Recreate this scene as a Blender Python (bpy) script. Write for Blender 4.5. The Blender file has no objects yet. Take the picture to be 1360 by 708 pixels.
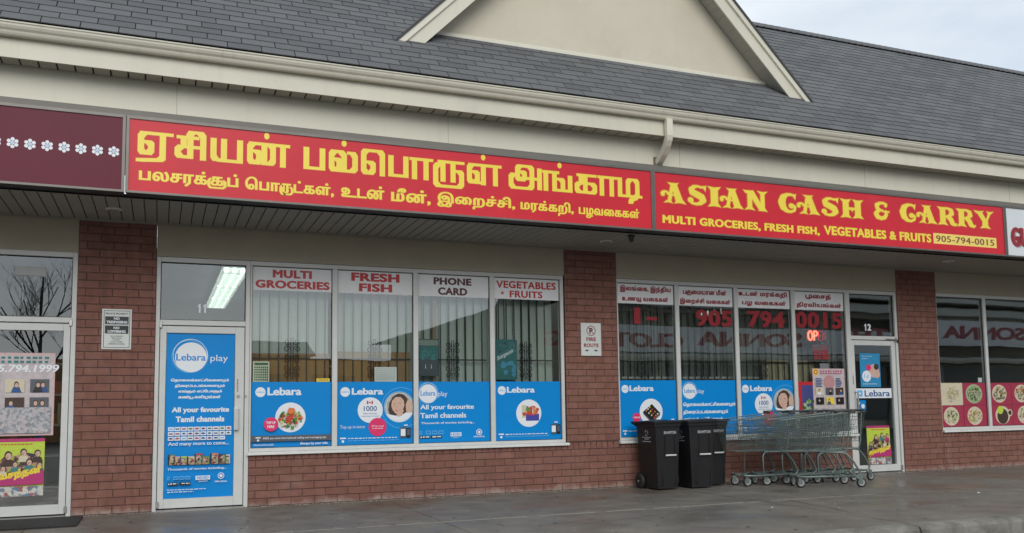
import bpy, math, random
from math import radians, sin, cos, pi
from mathutils import Vector, Matrix
from mathutils.geometry import delaunay_2d_cdt
random.seed(7)
SC = bpy.context.scene
COL = SC.collection
# ------------------------------------------------------------------ camera
cd = bpy.data.cameras.new("camera"); cam = bpy.data.objects.new("camera", cd); COL.objects.link(cam)
R_ = Vector((0.9274315, -0.3737620, -0.0131423)); U_ = Vector((-0.0202058, -0.0851649, 0.9961620)); W_ = Vector((0.3734468, 0.9236064, 0.0865367))
m = Matrix((( R_.x, U_.x, -W_.x, 0), (R_.y, U_.y, -W_.y, -10.8), (R_.z, U_.z, -W_.z, 1.1403), (0, 0, 0, 1)))
cam.matrix_world = m
cd.sensor_width = 36; cd.lens = 36 * 1156.95 / 1360; cd.shift_y = 85.33 / 1360
cd.clip_start = 0.05; cd.clip_end = 2000
SC.camera = cam
# ------------------------------------------------------------------ sky, sun, exposure
SUN_EL, SUN_AZ = radians(31), radians(190)      # high thin-cloud sun behind the photographer
wd = bpy.data.worlds.new("World"); SC.world = wd; wd.use_nodes = True
nt = wd.node_tree; N = nt.nodes; L = nt.links
for n in list(N): N.remove(n)
wo = N.new('ShaderNodeOutputWorld'); bg = N.new('ShaderNodeBackground'); bg.inputs['Strength'].default_value = 0.1
sky = N.new('ShaderNodeTexSky'); sky.sky_type = 'NISHITA'; sky.sun_disc = False
sky.sun_elevation = SUN_EL; sky.sun_rotation = SUN_AZ; sky.air_density = 1.0; sky.dust_density = 1.5
tc = N.new('ShaderNodeTexCoord'); mp = N.new('ShaderNodeMapping'); mp.inputs['Scale'].default_value = (1.2, 1.2, 3.2)
no = N.new('ShaderNodeTexNoise'); no.inputs['Scale'].default_value = 2.6; no.inputs['Detail'].default_value = 7; no.inputs['Roughness'].default_value = 0.55
cr = N.new('ShaderNodeValToRGB')
cr.color_ramp.elements[0].position = 0.32; cr.color_ramp.elements[0].color = (5.3, 6.1, 7.1, 1)
cr.color_ramp.elements[1].position = 0.68; cr.color_ramp.elements[1].color = (8.1, 8.6, 9.0, 1)
mx = N.new('ShaderNodeMix'); mx.data_type = 'RGBA'; mx.inputs[0].default_value = 0.9
L.new(tc.outputs['Generated'], mp.inputs['Vector']); L.new(mp.outputs['Vector'], no.inputs['Vector'])
L.new(no.outputs['Fac'], cr.inputs['Fac']); L.new(sky.outputs['Color'], mx.inputs[6]); L.new(cr.outputs['Color'], mx.inputs[7])
L.new(mx.outputs[2], bg.inputs['Color']); L.new(bg.outputs['Background'], wo.inputs['Surface'])
sl = bpy.data.lights.new("sun", 'SUN'); sl.energy = 1.25; sl.angle = radians(40); sl.color = (1.0, 0.96, 0.9)
so = bpy.data.objects.new("sun", sl); COL.objects.link(so); so.location = (-8, -30, 30)
so.rotation_euler = Vector((-0.17 * cos(SUN_EL), -0.985 * cos(SUN_EL), sin(SUN_EL))).to_track_quat('Z', 'Y').to_euler()
SC.view_settings.view_transform = 'Standard'; SC.view_settings.look = 'None'
SC.view_settings.exposure = 0.27; SC.view_settings.gamma = 1.0; SC.view_settings.use_curve_mapping = False
try:
    SC.cycles.max_bounces = 7; SC.cycles.transparent_max_bounces = 12; SC.cycles.sample_clamp_indirect = 6.0
except Exception: pass

# ------------------------------------------------------------------ materials
MATS = {}
def mat(name, col, rough=0.6, var=0.12, scale=3.0, bump=0.0, bscale=60.0, metal=0.0, spec=0.5, coat=0.0, attr=None, col2=None, dirt=None, streak=False, salt=None, drips=None):
    if name in MATS: return MATS[name]
    M = bpy.data.materials.new(name); M.use_nodes = True; nt = M.node_tree; N = nt.nodes; L = nt.links
    b = N['Principled BSDF']; b.inputs['Roughness'].default_value = rough; b.inputs['Metallic'].default_value = metal
    b.inputs['Specular IOR Level'].default_value = spec
    if coat: b.inputs['Coat Weight'].default_value = coat; b.inputs['Coat Roughness'].default_value = 0.15
    geo = N.new('ShaderNodeNewGeometry')
    vec = geo.outputs['Position']
    if streak:
        mpn = N.new('ShaderNodeMapping'); mpn.inputs['Scale'].default_value = (1, 1, 0.15); L.new(vec, mpn.inputs['Vector']); vec = mpn.outputs['Vector']
    n1 = N.new('ShaderNodeTexNoise'); n1.inputs['Scale'].default_value = scale; n1.inputs['Detail'].default_value = 6; n1.inputs['Roughness'].default_value = 0.65
    L.new(vec, n1.inputs['Vector'])
    mr = N.new('ShaderNodeMapRange'); mr.inputs[1].default_value = 0.25; mr.inputs[2].default_value = 0.75
    mr.inputs[3].default_value = 1 - var; mr.inputs[4].default_value = 1 + var
    L.new(n1.outputs['Fac'], mr.inputs[0])
    mul = N.new('ShaderNodeVectorMath'); mul.operation = 'SCALE'
    src = None
    if attr:
        at = N.new('ShaderNodeAttribute'); at.attribute_name = 'rnd'
        ramp = N.new('ShaderNodeValToRGB'); ramp.color_ramp.interpolation = 'LINEAR'
        els = ramp.color_ramp.elements
        while len(els) < len(attr): els.new(0.5)
        for i, c in enumerate(attr):
            els[i].position = i / (len(attr) - 1); els[i].color = (*c, 1)
        L.new(at.outputs['Fac'], ramp.inputs['Fac']); src = ramp.outputs['Color']
    if col2 is not None:
        n3 = N.new('ShaderNodeTexNoise'); n3.inputs['Scale'].default_value = scale * 0.23; n3.inputs['Detail'].default_value = 5
        L.new(geo.outputs['Position'], n3.inputs['Vector'])
        r3 = N.new('ShaderNodeMapRange'); r3.inputs[1].default_value = 0.4; r3.inputs[2].default_value = 0.62; L.new(n3.outputs['Fac'], r3.inputs[0])
        mm = N.new('ShaderNodeMix'); mm.data_type = 'RGBA'
        if src: L.new(src, mm.inputs[6])
        else: mm.inputs[6].default_value = (*col, 1)
        mm.inputs[7].default_value = (*col2, 1); L.new(r3.outputs[0], mm.inputs[0]); src = mm.outputs[2]
    if dirt is not None:            # (colour, scale, low, high, amount): blotches of its own shape
        dc, ds, lo, hi, am = dirt
        n4 = N.new('ShaderNodeTexNoise'); n4.inputs['Scale'].default_value = ds; n4.inputs['Detail'].default_value = 8; n4.inputs['Roughness'].default_value = 0.7
        L.new(geo.outputs['Position'], n4.inputs['Vector'])
        r4 = N.new('ShaderNodeMapRange'); r4.inputs[1].default_value = lo; r4.inputs[2].default_value = hi; r4.inputs[4].default_value = am
        L.new(n4.outputs['Fac'], r4.inputs[0])
        m4 = N.new('ShaderNodeMix'); m4.data_type = 'RGBA'
        if src: L.new(src, m4.inputs[6])
        else: m4.inputs[6].default_value = (*col, 1)
        m4.inputs[7].default_value = (*dc, 1); L.new(r4.outputs[0], m4.inputs[0]); src = m4.outputs[2]
    def over(src, c, facsock):
        m5 = N.new('ShaderNodeMix'); m5.data_type = 'RGBA'
        if src: L.new(src, m5.inputs[6])
        else: m5.inputs[6].default_value = (*col, 1)
        m5.inputs[7].default_value = (*c, 1); L.new(facsock, m5.inputs[0]); return m5.outputs[2]
    if salt is not None:            # dried splash and salt marks, ragged, up to a height above the pavement
        sc_, h_, am = salt; sx = N.new('ShaderNodeSeparateXYZ'); L.new(geo.outputs['Position'], sx.inputs[0])
        n6 = N.new('ShaderNodeTexNoise'); n6.inputs['Scale'].default_value = 4.5; n6.inputs['Detail'].default_value = 7; n6.inputs['Roughness'].default_value = .7; L.new(geo.outputs['Position'], n6.inputs['Vector'])
        a6 = N.new('ShaderNodeMath'); a6.operation = 'MULTIPLY_ADD'; a6.inputs[1].default_value = -h_ * 3.2; a6.inputs[2].default_value = h_ * 1.6; L.new(n6.outputs['Fac'], a6.inputs[0])
        b6 = N.new('ShaderNodeMath'); b6.operation = 'ADD'; L.new(sx.outputs[2], b6.inputs[0]); L.new(a6.outputs[0], b6.inputs[1])
        r6 = N.new('ShaderNodeMapRange'); r6.inputs[1].default_value = 0; r6.inputs[2].default_value = h_; r6.inputs[3].default_value = am; r6.inputs[4].default_value = 0; L.new(b6.outputs[0], r6.inputs[0]); src = over(src, sc_, r6.outputs[0])
    if drips is not None:           # thin vertical run marks
        dc_, lo_, hi_, am = drips; m7 = N.new('ShaderNodeMapping'); m7.inputs['Scale'].default_value = (9, 9, .5); L.new(geo.outputs['Position'], m7.inputs['Vector'])
        n7 = N.new('ShaderNodeTexNoise'); n7.inputs['Scale'].default_value = 1.0; n7.inputs['Detail'].default_value = 5; n7.inputs['Roughness'].default_value = .6; L.new(m7.outputs['Vector'], n7.inputs['Vector'])
        r7 = N.new('ShaderNodeMapRange'); r7.inputs[1].default_value = lo_; r7.inputs[2].default_value = hi_; r7.inputs[4].default_value = am; L.new(n7.outputs['Fac'], r7.inputs[0]); src = over(src, dc_, r7.outputs[0])
    if src: L.new(src, mul.inputs[0])
    else: mul.inputs[0].default_value = col
    L.new(mr.outputs[0], mul.inputs['Scale']); L.new(mul.outputs[0], b.inputs['Base Color'])
    if bump:
        n2 = N.new('ShaderNodeTexNoise'); n2.inputs['Scale'].default_value = bscale; n2.inputs['Detail'].default_value = 4
        L.new(geo.outputs['Position'], n2.inputs['Vector'])
        bp = N.new('ShaderNodeBump'); bp.inputs['Strength'].default_value = bump; bp.inputs['Distance'].default_value = 0.004
        L.new(n2.outputs['Fac'], bp.inputs['Height']); L.new(bp.outputs['Normal'], b.inputs['Normal'])
    MATS[name] = M; return M
def emis(name, col, s):
    if name in MATS: return MATS[name]
    M = bpy.data.materials.new(name); M.use_nodes = True; b = M.node_tree.nodes['Principled BSDF']
    b.inputs['Base Color'].default_value = (*col, 1); b.inputs['Emission Color'].default_value = (*col, 1); b.inputs['Emission Strength'].default_value = s
    MATS[name] = M; return M
def glassmat(name, tint=(0.88, 0.92, 0.91), ior=2.6, wob=0.004):
    M = bpy.data.materials.new(name); M.use_nodes = True; nt = M.node_tree; N = nt.nodes; L = nt.links
    for n in list(N): N.remove(n)
    o = N.new('ShaderNodeOutputMaterial'); t = N.new('ShaderNodeBsdfTransparent'); t.inputs[0].default_value = (*tint, 1)
    g = N.new('ShaderNodeBsdfGlossy'); g.inputs['Roughness'].default_value = 0.0; g.inputs[0].default_value = (.95, .98, .98, 1)
    f = N.new('ShaderNodeFresnel'); f.inputs[0].default_value = ior
    mxs = N.new('ShaderNodeMixShader')
    geo = N.new('ShaderNodeNewGeometry'); n2 = N.new('ShaderNodeTexNoise'); n2.inputs['Scale'].default_value = 1.3; n2.inputs['Detail'].default_value = 1
    L.new(geo.outputs['Position'], n2.inputs['Vector'])
    bp = N.new('ShaderNodeBump'); bp.inputs['Strength'].default_value = 0.35; bp.inputs['Distance'].default_value = wob
    L.new(n2.outputs['Fac'], bp.inputs['Height']); L.new(bp.outputs['Normal'], g.inputs['Normal'])
    inv = N.new('ShaderNodeMath'); inv.operation = 'SUBTRACT'; inv.inputs[0].default_value = 1.0; L.new(geo.outputs['Backfacing'], inv.inputs[1])
    ml_ = N.new('ShaderNodeMath'); ml_.operation = 'MULTIPLY'; L.new(f.outputs[0], ml_.inputs[0]); L.new(inv.outputs[0], ml_.inputs[1]); L.new(ml_.outputs[0], mxs.inputs[0]); L.new(t.outputs[0], mxs.inputs[1]); L.new(g.outputs[0], mxs.inputs[2]); L.new(mxs.outputs[0], o.inputs[0])
    MATS[name] = M; return M

BRICK = mat('brick_clay', (.3, .12, .1), .85, .24, 9, .6, 90, attr=[(.192, .083, .061), (.222, .098, .073), (.208, .090, .067), (.182, .079, .059), (.235, .108, .083), (.203, .087, .065)],
            dirt=((.27, .18, .15), 2.2, .5, .8, .55), salt=((.40, .35, .31), .07, .55), drips=((.07, .045, .04), .56, .78, .5))
MORTAR = mat('brick_mortar', (.10, .062, .053), .95, .25, 20, .5, 150)
CREAM = mat('cream_aluminium', (.66, .635, .52), .45, .05, 1.2, 0, dirt=((.42, .40, .33), 1.1, .55, .85, .35), streak=True, drips=((.42, .40, .32), .56, .85, .24))
CREAMTRIM = mat('cream_trim', (.70, .675, .56), .35, .05, 2, drips=((.38, .35, .28), .56, .8, .4))
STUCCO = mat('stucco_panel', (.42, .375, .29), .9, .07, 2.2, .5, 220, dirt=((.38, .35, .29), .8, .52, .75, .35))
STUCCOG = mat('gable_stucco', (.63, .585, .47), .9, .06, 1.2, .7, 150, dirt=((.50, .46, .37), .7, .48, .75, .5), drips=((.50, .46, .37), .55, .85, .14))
SOFFIT = mat('soffit_vinyl', (.31, .29, .24), .6, .06, 4)
VENT = mat('vented_soffit', (.42, .40, .34), .6, .06, 4)
DARKGAP = mat('dark_gap', (.02, .02, .02), .9, 0)
SHING = mat('asphalt_shingle', (.13, .14, .15), .95, .22, 120, 1.0, 420, attr=[(.078, .080, .083), (.11, .113, .118), (.13, .134, .139), (.092, .095, .099), (.15, .154, .158), (.105, .108, .112)],
             dirt=((.19, .195, .20), 1.2, .52, .8, .35))
ROOFDARK = mat('roof_felt', (.02, .021, .023), .9, .1)
WHITE = mat('painted_white_frame', (.60, .61, .59), .35, .06, 5, 0, dirt=((.40, .39, .36), 3.5, .58, .85, .5))
SILLW = mat('sill_white', (.72, .72, .69), .4, .06, 5, dirt=((.40, .39, .36), 4, .55, .85, .5))
GASKET = mat('rubber_gasket', (.03, .03, .03), .6, .1)
BRONZE = mat('sign_retainer_metal', (.16, .15, .135), .4, .15, 5, metal=.4, dirt=((.3, .29, .27), 6, .6, .8, .5))
BLACKM = mat('black_metal', (.03, .03, .032), .45, .15, 10)
RED = mat('sign_red_acrylic', (.64, .026, .042), .36, .09, 1.3, spec=.3, drips=((.55, .03, .04), .52, .85, .25), dirt=((.68, .07, .075), 1.6, .55, .85, .4))
MAROON = mat('sign_maroon_acrylic', (.135, .018, .036), .4, .06, 1.5, spec=.2)
WHACR = mat('sign_white_acrylic', (.70, .74, .76), .22, .03, 2)
YEL = mat('letter_yellow_vinyl', (.92, .72, .075), .35, .04, 2)
YOUT = mat('letter_edge_orange', (.62, .24, .02), .4, 0)
YPAN = mat('number_panel_yellow', (.92, .70, .17), .35, .04, 2)
BROWNL = mat('number_brown', (.22, .09, .04), .4, 0)
LRED = mat('letter_red_vinyl', (.50, .02, .03), .4, .05)
LDRED = mat('letter_dark_red_vinyl', (.30, .015, .025), .4, .05)
GREYP = mat('header_panel', (.78, .79, .80), .5, .05, 3)
BLUE = mat('poster_blue', (.0, .245, .66), .4, .05, 1.2, spec=.25)
WPRINT = mat('print_white', (.78, .82, .86), .4, .02)
PBLUE = mat('print_light_blue', (.16, .46, .78), .4, 0)
DBLUE = mat('print_dark_blue', (.02, .08, .25), .4, 0)
PINK = mat('print_pink', (.72, .03, .14), .4, 0)
PGREY = mat('print_grey', (.09, .10, .12), .4, 0)
PBLACK = mat('print_black', (.012, .012, .014), .4, 0)
SKIN = mat('print_skin', (.62, .41, .31), .5, .15, 40)
HAIR = mat('print_brown_hair', (.055, .03, .02), .5, .2, 40)
PGREEN = mat('print_green', (.10, .26, .04), .5, .3, 60)
PDGREEN = mat('print_dark_green', (.03, .09, .025), .5, .3, 60)
PORANGE = mat('print_orange', (.70, .20, .05), .5, .2, 60)
PTOM = mat('print_tomato', (.55, .05, .03), .5, .2, 60)
PCREAM = mat('print_cream', (.62, .55, .40), .5, .15, 40)
PYG = mat('print_lime', (.50, .62, .06), .5, .15, 40)
PPK = mat('print_pale_pink', (.60, .42, .42), .5, .12, 30)
PMAG = mat('print_magenta', (.45, .03, .16), .5, .1)
PTEAL = mat('print_teal', (.05, .20, .20), .5, .3, 30)
PYEL = mat('print_yellow', (.80, .62, .05), .5, .05)
FRED = mat('print_food_red', (.36, .03, .07), .5, .1, 20)
GLASS = glassmat('window_glass')
DGLASS = glassmat('door_glass', (.62, .66, .66), 2.2)
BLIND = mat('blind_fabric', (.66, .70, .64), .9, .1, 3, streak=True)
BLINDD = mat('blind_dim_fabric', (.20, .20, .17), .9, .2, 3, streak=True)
BEIGE = mat('beige_shelf_back', (.40, .33, .20), .8, .15, 3)
TAN = mat('tan_cardboard', (.40, .23, .10), .85, .2, 2)
INTW = mat('interior_wall', (.16, .155, .14), .9, .15, 1)
INTF = mat('interior_floor', (.10, .095, .09), .6, .2, 1)
CONC = None
BIN = mat('bin_black_plastic', (.009, .009, .0105), .48, .18, 7, .25, 300, dirt=((.03, .029, .027), 6, .55, .8, .5))
BINW = mat('bin_print', (.34, .35, .37), .5, .1)
RUBBER = mat('black_rubber', (.022, .022, .022), .6, .2, 20)
WHEELG = mat('grey_wheel_rim', (.30, .31, .31), .4, .15, 20)
CART = mat('cart_grey_steel', (.165, .205, .19), .42, .2, 8, metal=.45, dirt=((.14, .10, .07), 7, .6, .8, .5))
CARTH = mat('cart_handle_plastic', (.12, .14, .14), .4, .1)
STEEL = mat('brushed_steel', (.45, .45, .44), .3, .1, 8, metal=.8)
ASPH = mat('road_asphalt', (.05, .05, .05), .7, .25, 14, .8, 160)
BARK = mat('tree_bark', (.06, .05, .045), .9, .2, 12)

def wet_concrete(name, base, dry, scale):
    M = bpy.data.materials.new(name); M.use_nodes = True; nt = M.node_tree; N = nt.nodes; L = nt.links
    b = N['Principled BSDF']; geo = N.new('ShaderNodeNewGeometry')
    n1 = N.new('ShaderNodeTexNoise'); n1.inputs['Scale'].default_value = scale; n1.inputs['Detail'].default_value = 8; n1.inputs['Roughness'].default_value = .62
    n2 = N.new('ShaderNodeTexNoise'); n2.inputs['Scale'].default_value = 70; n2.inputs['Detail'].default_value = 5
    n3 = N.new('ShaderNodeTexNoise'); n3.inputs['Scale'].default_value = 3.1; n3.inputs['Detail'].default_value = 6
    for n in (n1, n2, n3): L.new(geo.outputs['Position'], n.inputs['Vector'])
    r = N.new('ShaderNodeValToRGB'); r.color_ramp.elements[0].position = .38; r.color_ramp.elements[0].color = (*base, 1)
    r.color_ramp.elements[1].position = .66; r.color_ramp.elements[1].color = (*dry, 1); L.new(n1.outputs['Fac'], r.inputs['Fac'])
    rust = N.new('ShaderNodeMix'); rust.data_type = 'RGBA'; rust.inputs[7].default_value = (.15, .10, .06, 1)
    rr = N.new('ShaderNodeMapRange'); rr.inputs[1].default_value = .55; rr.inputs[2].default_value = .75; rr.inputs[4].default_value = .6
    n4 = N.new('ShaderNodeTexNoise'); n4.inputs['Scale'].default_value = .55; n4.inputs['Detail'].default_value = 4; L.new(geo.outputs['Position'], n4.inputs['Vector'])
    L.new(n4.outputs['Fac'], rr.inputs[0]); L.new(rr.outputs[0], rust.inputs[0]); L.new(r.outputs['Color'], rust.inputs[6])
    mr = N.new('ShaderNodeMapRange'); mr.inputs[1].default_value = .3; mr.inputs[2].default_value = .7; mr.inputs[3].default_value = .82; mr.inputs[4].default_value = 1.2
    L.new(n3.outputs['Fac'], mr.inputs[0])
    mul = N.new('ShaderNodeVectorMath'); mul.operation = 'SCALE'; L.new(rust.outputs[2], mul.inputs[0]); L.new(mr.outputs[0], mul.inputs['Scale'])
    L.new(mul.outputs[0], b.inputs['Base Color'])
    ro = N.new('ShaderNodeMapRange'); ro.inputs[1].default_value = .40; ro.inputs[2].default_value = .56; ro.inputs[3].default_value = .30; ro.inputs[4].default_value = .62
    L.new(n1.outputs['Fac'], ro.inputs[0]); L.new(ro.outputs[0], b.inputs['Roughness'])
    bp = N.new('ShaderNodeBump'); bp.inputs['Strength'].default_value = .25; bp.inputs['Distance'].default_value = .003
    L.new(n2.outputs['Fac'], bp.inputs['Height']); L.new(bp.outputs['Normal'], b.inputs['Normal'])
    MATS[name] = M; return M
CONC = wet_concrete('wet_concrete', (.150, .137, .116), (.185, .170, .146), .8)
KERBM = mat('kerb_concrete', (.22, .21, .18), .85, .25, 8, .8, 60, dirt=((.09, .085, .075), 3, .45, .65, .8))

# ------------------------------------------------------------------ mesh helpers
def link(o, parent=None):
    COL.objects.link(o)
    if parent: o.parent = parent
    return o
def empty(name, loc, label, cat, group=None, rz=0):
    o = bpy.data.objects.new(name, None); COL.objects.link(o); o.location = loc; o.rotation_euler = (0, 0, rz); o.empty_display_size = .1
    o['label'] = label; o['category'] = cat
    if group: o['group'] = group
    return o
def tag(o, label, cat, group=None):
    o['label'] = label; o['category'] = cat
    if group: o['group'] = group
    return o
class MB:
    def __init__(s): s.v = []; s.f = []; s.m = []; s.r = []
    def add(s, vs, fs, mi=0, rnd=0):
        b = len(s.v); s.v += [tuple(p) for p in vs]
        for f in fs: s.f.append(tuple(b + i for i in f)); s.m.append(mi); s.r.append(rnd)
        return s
    def box(s, x0, x1, y0, y1, z0, z1, mi=0, rnd=0):
        vs = [(x, y, z) for z in (z0, z1) for y in (y0, y1) for x in (x0, x1)]
        return s.add(vs, [(0, 1, 3, 2)[::-1], (4, 5, 7, 6), (0, 1, 5, 4), (1, 3, 7, 5), (3, 2, 6, 7), (2, 0, 4, 6)], mi, rnd)
    def prof(s, pts, x0, x1, mi=0):           # closed (y,z) profile extruded along x
        n = len(pts); vs = [(x0, *p) for p in pts] + [(x1, *p) for p in pts]
        return s.add(vs, [(i, (i + 1) % n, n + (i + 1) % n, n + i) for i in range(n)] + [tuple(range(n))[::-1], tuple(range(n, 2 * n))], mi)
    def tube(s, pts, r, n=6, mi=0, closed=False):
        pts = [Vector(p) for p in pts]; k = len(pts); rs = r if isinstance(r, (list, tuple)) else [r] * k; vs = []
        pn = None
        for i, p in enumerate(pts):
            a = pts[(i - 1) % k] if (i > 0 or closed) else p; b = pts[(i + 1) % k] if (i < k - 1 or closed) else p
            t = (b - a).normalized() if (b - a).length > 1e-9 else Vector((0, 0, 1))
            if pn is None: q = Vector((0, 0, 1)) if abs(t.z) < .9 else Vector((1, 0, 0)); e1 = t.cross(q).normalized()
            else: e1 = (pn - t * pn.dot(t)).normalized()
            pn = e1; e2 = t.cross(e1)
            for j in range(n):
                a_ = 2 * pi * j / n; vs.append(p + (e1 * cos(a_) + e2 * sin(a_)) * rs[i])
        fs = []
        for i in range(k if closed else k - 1):
            for j in range(n):
                i2 = (i + 1) % k; fs.append((i * n + j, i * n + (j + 1) % n, i2 * n + (j + 1) % n, i2 * n + j))
        if not closed: fs += [tuple(range(n))[::-1], tuple((k - 1) * n + j for j in range(n))]
        return s.add(vs, fs, mi)
    def cyl(s, c, axis, r, h, n=16, mi=0):
        a = Vector(axis).normalized(); c = Vector(c); return s.tube([c - a * h / 2, c + a * h / 2], r, n, mi)
    def disc(s, cx, cz, y, rx, rz=None, n=24, mi=0, a0=0, a1=2 * pi):
        rz = rz or rx
        vs = [(cx + rx * cos(a0 + (a1 - a0) * i / n), y, cz + rz * sin(a0 + (a1 - a0) * i / n)) for i in range(n + (0 if a1 - a0 > 6.2 else 1))]
        return s.add(vs, [tuple(range(len(vs)))], mi)
    def ring(s, cx, cz, y, r0, r1, n=32, mi=0):
        vs = []
        for i in range(n):
            a = 2 * pi * i / n; vs += [(cx + r0 * cos(a), y, cz + r0 * sin(a)), (cx + r1 * cos(a), y, cz + r1 * sin(a))]
        return s.add(vs, [(2 * i, 2 * i + 1, (2 * i + 3) % (2 * n), (2 * i + 2) % (2 * n)) for i in range(n)], mi)
    def build(s, name, mats, parent=None, smooth=False, loc=None):
        me = bpy.data.meshes.new(name); me.from_pydata(s.v, [], s.f)
        ml = mats if isinstance(mats, (list, tuple)) else [mats]
        for q in ml: me.materials.append(q)
        if len(ml) > 1: me.polygons.foreach_set('material_index', s.m)
        if any(s.r):
            a = me.attributes.new('rnd', 'FLOAT', 'FACE'); a.data.foreach_set('value', s.r)
        if smooth: me.polygons.foreach_set('use_smooth', [True] * len(me.polygons))
        me.update(); o = bpy.data.objects.new(name, me); link(o, parent)
        if loc: o.location = loc
        return o
def bevel(o, w=.004, seg=2):
    md = o.modifiers.new('bevel', 'BEVEL'); md.width = w; md.segments = seg; md.limit_method = 'ANGLE'; return o
def box(name, M, parent, x0, x1, y0, y1, z0, z1): return MB().box(x0, x1, y0, y1, z0, z1).build(name, M, parent)

# ------------------------------------------------------------------ lettering
_tcu = bpy.data.curves.new('t', 'FONT'); _tob = bpy.data.objects.new('t', _tcu); COL.objects.link(_tob)
def _spl(body):
    _tcu.body = body; dg = bpy.context.evaluated_depsgraph_get(); dg.update()
    c = _tob.evaluated_get(dg).to_curve(dg); out = []
    for s in c.splines:
        if s.type == 'BEZIER':
            bp = s.bezier_points; n = len(bp); pts = []
            for i in range(n):
                a, b = bp[i], bp[(i + 1) % n]; p0, p1, p2, p3 = a.co, a.handle_right, b.handle_left, b.co
                chord = (p3 - p0).length; st = abs((p1 - p0).cross(p3 - p0).length) + abs((p2 - p0).cross(p3 - p0).length)
                k = 1 if st < 1e-5 else 4
                for j in range(k):
                    t = j / k; q = 1 - t
                    pts.append(tuple((p0 * q**3 + p1 * 3 * q * q * t + p2 * 3 * q * t * t + p3 * t**3)[:2]))
        else: pts = [tuple(p.co[:2]) for p in s.points]
        o2 = []
        for p in pts:
            if not o2 or (abs(p[0] - o2[-1][0]) + abs(p[1] - o2[-1][1])) > 1e-4: o2.append(p)
        if len(o2) > 1 and abs(o2[0][0] - o2[-1][0]) + abs(o2[0][1] - o2[-1][1]) < 1e-4: o2.pop()
        if len(o2) > 2: out.append(o2)
    _tob.to_curve_clear(); return out
_bar0 = min(p[0] for s in _spl('|') for p in s)
_G = {}
def glyph(ch):
    if ch not in _G:
        s = _spl(ch + '|'); bar = max(s, key=lambda c: min(p[0] for p in c)); _G[ch] = ([c for c in s if c is not bar], min(p[0] for p in bar) - _bar0)
    return _G[ch]
def area(c): return .5 * sum(c[i][0] * c[(i + 1) % len(c)][1] - c[(i + 1) % len(c)][0] * c[i][1] for i in range(len(c)))
def grow(c, s, bx, by):
    n = len(c); out = []
    for i in range(n):
        a, b, d = c[i - 1], c[i], c[(i + 1) % n]
        e1 = (b[0] - a[0], b[1] - a[1]); e2 = (d[0] - b[0], d[1] - b[1])
        l1 = math.hypot(*e1) or 1; l2 = math.hypot(*e2) or 1
        nx = e1[1] / l1 + e2[1] / l2; ny = -e1[0] / l1 - e2[0] / l2
        k = math.hypot(nx, ny)
        if k < .2: nx, ny = e1[1] / l1, -e1[0] / l1; f = 1
        else: nx /= k; ny /= k; f = min(1 / max(k / 2, .3), 1.6)
        out.append((b[0] + s * nx * bx * f, b[1] + s * ny * by * f))
    return out
def fill(contours, s=1):                        # non-zero winding fill of closed outlines that may overlap
    vs, es = [], []; cs = [c for c in contours if abs(area(c)) > 1e-7]
    for c in cs:
        b = len(vs); n = len(c); vs += [Vector(p) for p in c]; es += [(b + i, b + (i + 1) % n) for i in range(n)]
    if not cs: return [], []
    r = delaunay_2d_cdt(vs, es, [], 0, 1e-6); P = r[0]; tri = []
    bb = [(min(p[0] for p in c), max(p[0] for p in c), min(p[1] for p in c), max(p[1] for p in c), c) for c in cs]
    for f in r[2]:
        x = sum(P[i][0] for i in f) / 3; y = sum(P[i][1] for i in f) / 3; w = 0
        for x0, x1, y0, y1, c in bb:
            if x < x0 or x > x1 or y < y0 or y > y1: continue
            q = c[-1]
            for p in c:
                if (q[1] > y) != (p[1] > y) and x < q[0] + (y - q[1]) / (p[1] - q[1]) * (p[0] - q[0]): w += 1 if p[1] > q[1] else -1
                q = p
        if w * s > 0: tri.append(f)
    return [tuple(v) for v in P], tri
_FC = {}
def filled(ch, bx, by):
    k = (ch, bx, by)
    if k not in _FC:
        cs, adv = glyph(ch)
        if cs:
            big = max(cs, key=lambda c: abs(area(c))); s = 1 if area(big) > 0 else -1
            _FC[k] = (*fill([grow(c, s, bx, by) for c in cs] if bx or by else cs, s), adv)
        else: _FC[k] = ([], [], adv)
    return _FC[k]
def hull(ps):
    ps = sorted(set(ps)); lo = []; up = []
    cr = lambda o, a, b: (a[0] - o[0]) * (b[1] - o[1]) - (a[1] - o[1]) * (b[0] - o[0])
    for p in ps:
        while len(lo) > 1 and cr(lo[-2], lo[-1], p) <= 0: lo.pop()
        lo.append(p)
    for p in reversed(ps):
        while len(up) > 1 and cr(up[-2], up[-1], p) <= 0: up.pop()
        up.append(p)
    return lo[:-1] + up[:-1]
def pen(strokes, w, h, rnd=False):
    cs = []
    nib = [(w / 2 * cos(a * pi / 4), h / 2 * sin(a * pi / 4)) for a in range(8)] if rnd else [(-w / 2, -h / 2), (w / 2, -h / 2), (w / 2, h / 2), (-w / 2, h / 2)]
    for st in strokes:
        for a, b in zip(st[:-1], st[1:]): cs.append(hull([(p[0] + n[0], p[1] + n[1]) for p in (a, b) for n in nib]))
    return cs
def tamil(s):
    out = []; i = 0; pre = 'ெேை'
    while i < len(s):
        c = s[i]; v = s[i + 1] if i + 1 < len(s) else ''
        if v and v in pre: out += [v, c]; i += 2
        elif v == 'ொ': out += ['ெ', c, 'ா']; i += 2
        elif v == 'ோ': out += ['ே', c, 'ா']; i += 2
        elif v in ('ு', 'ூ') and v: out.append((c, v)); i += 2
        else: out.append(c); i += 1
    return out
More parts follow.
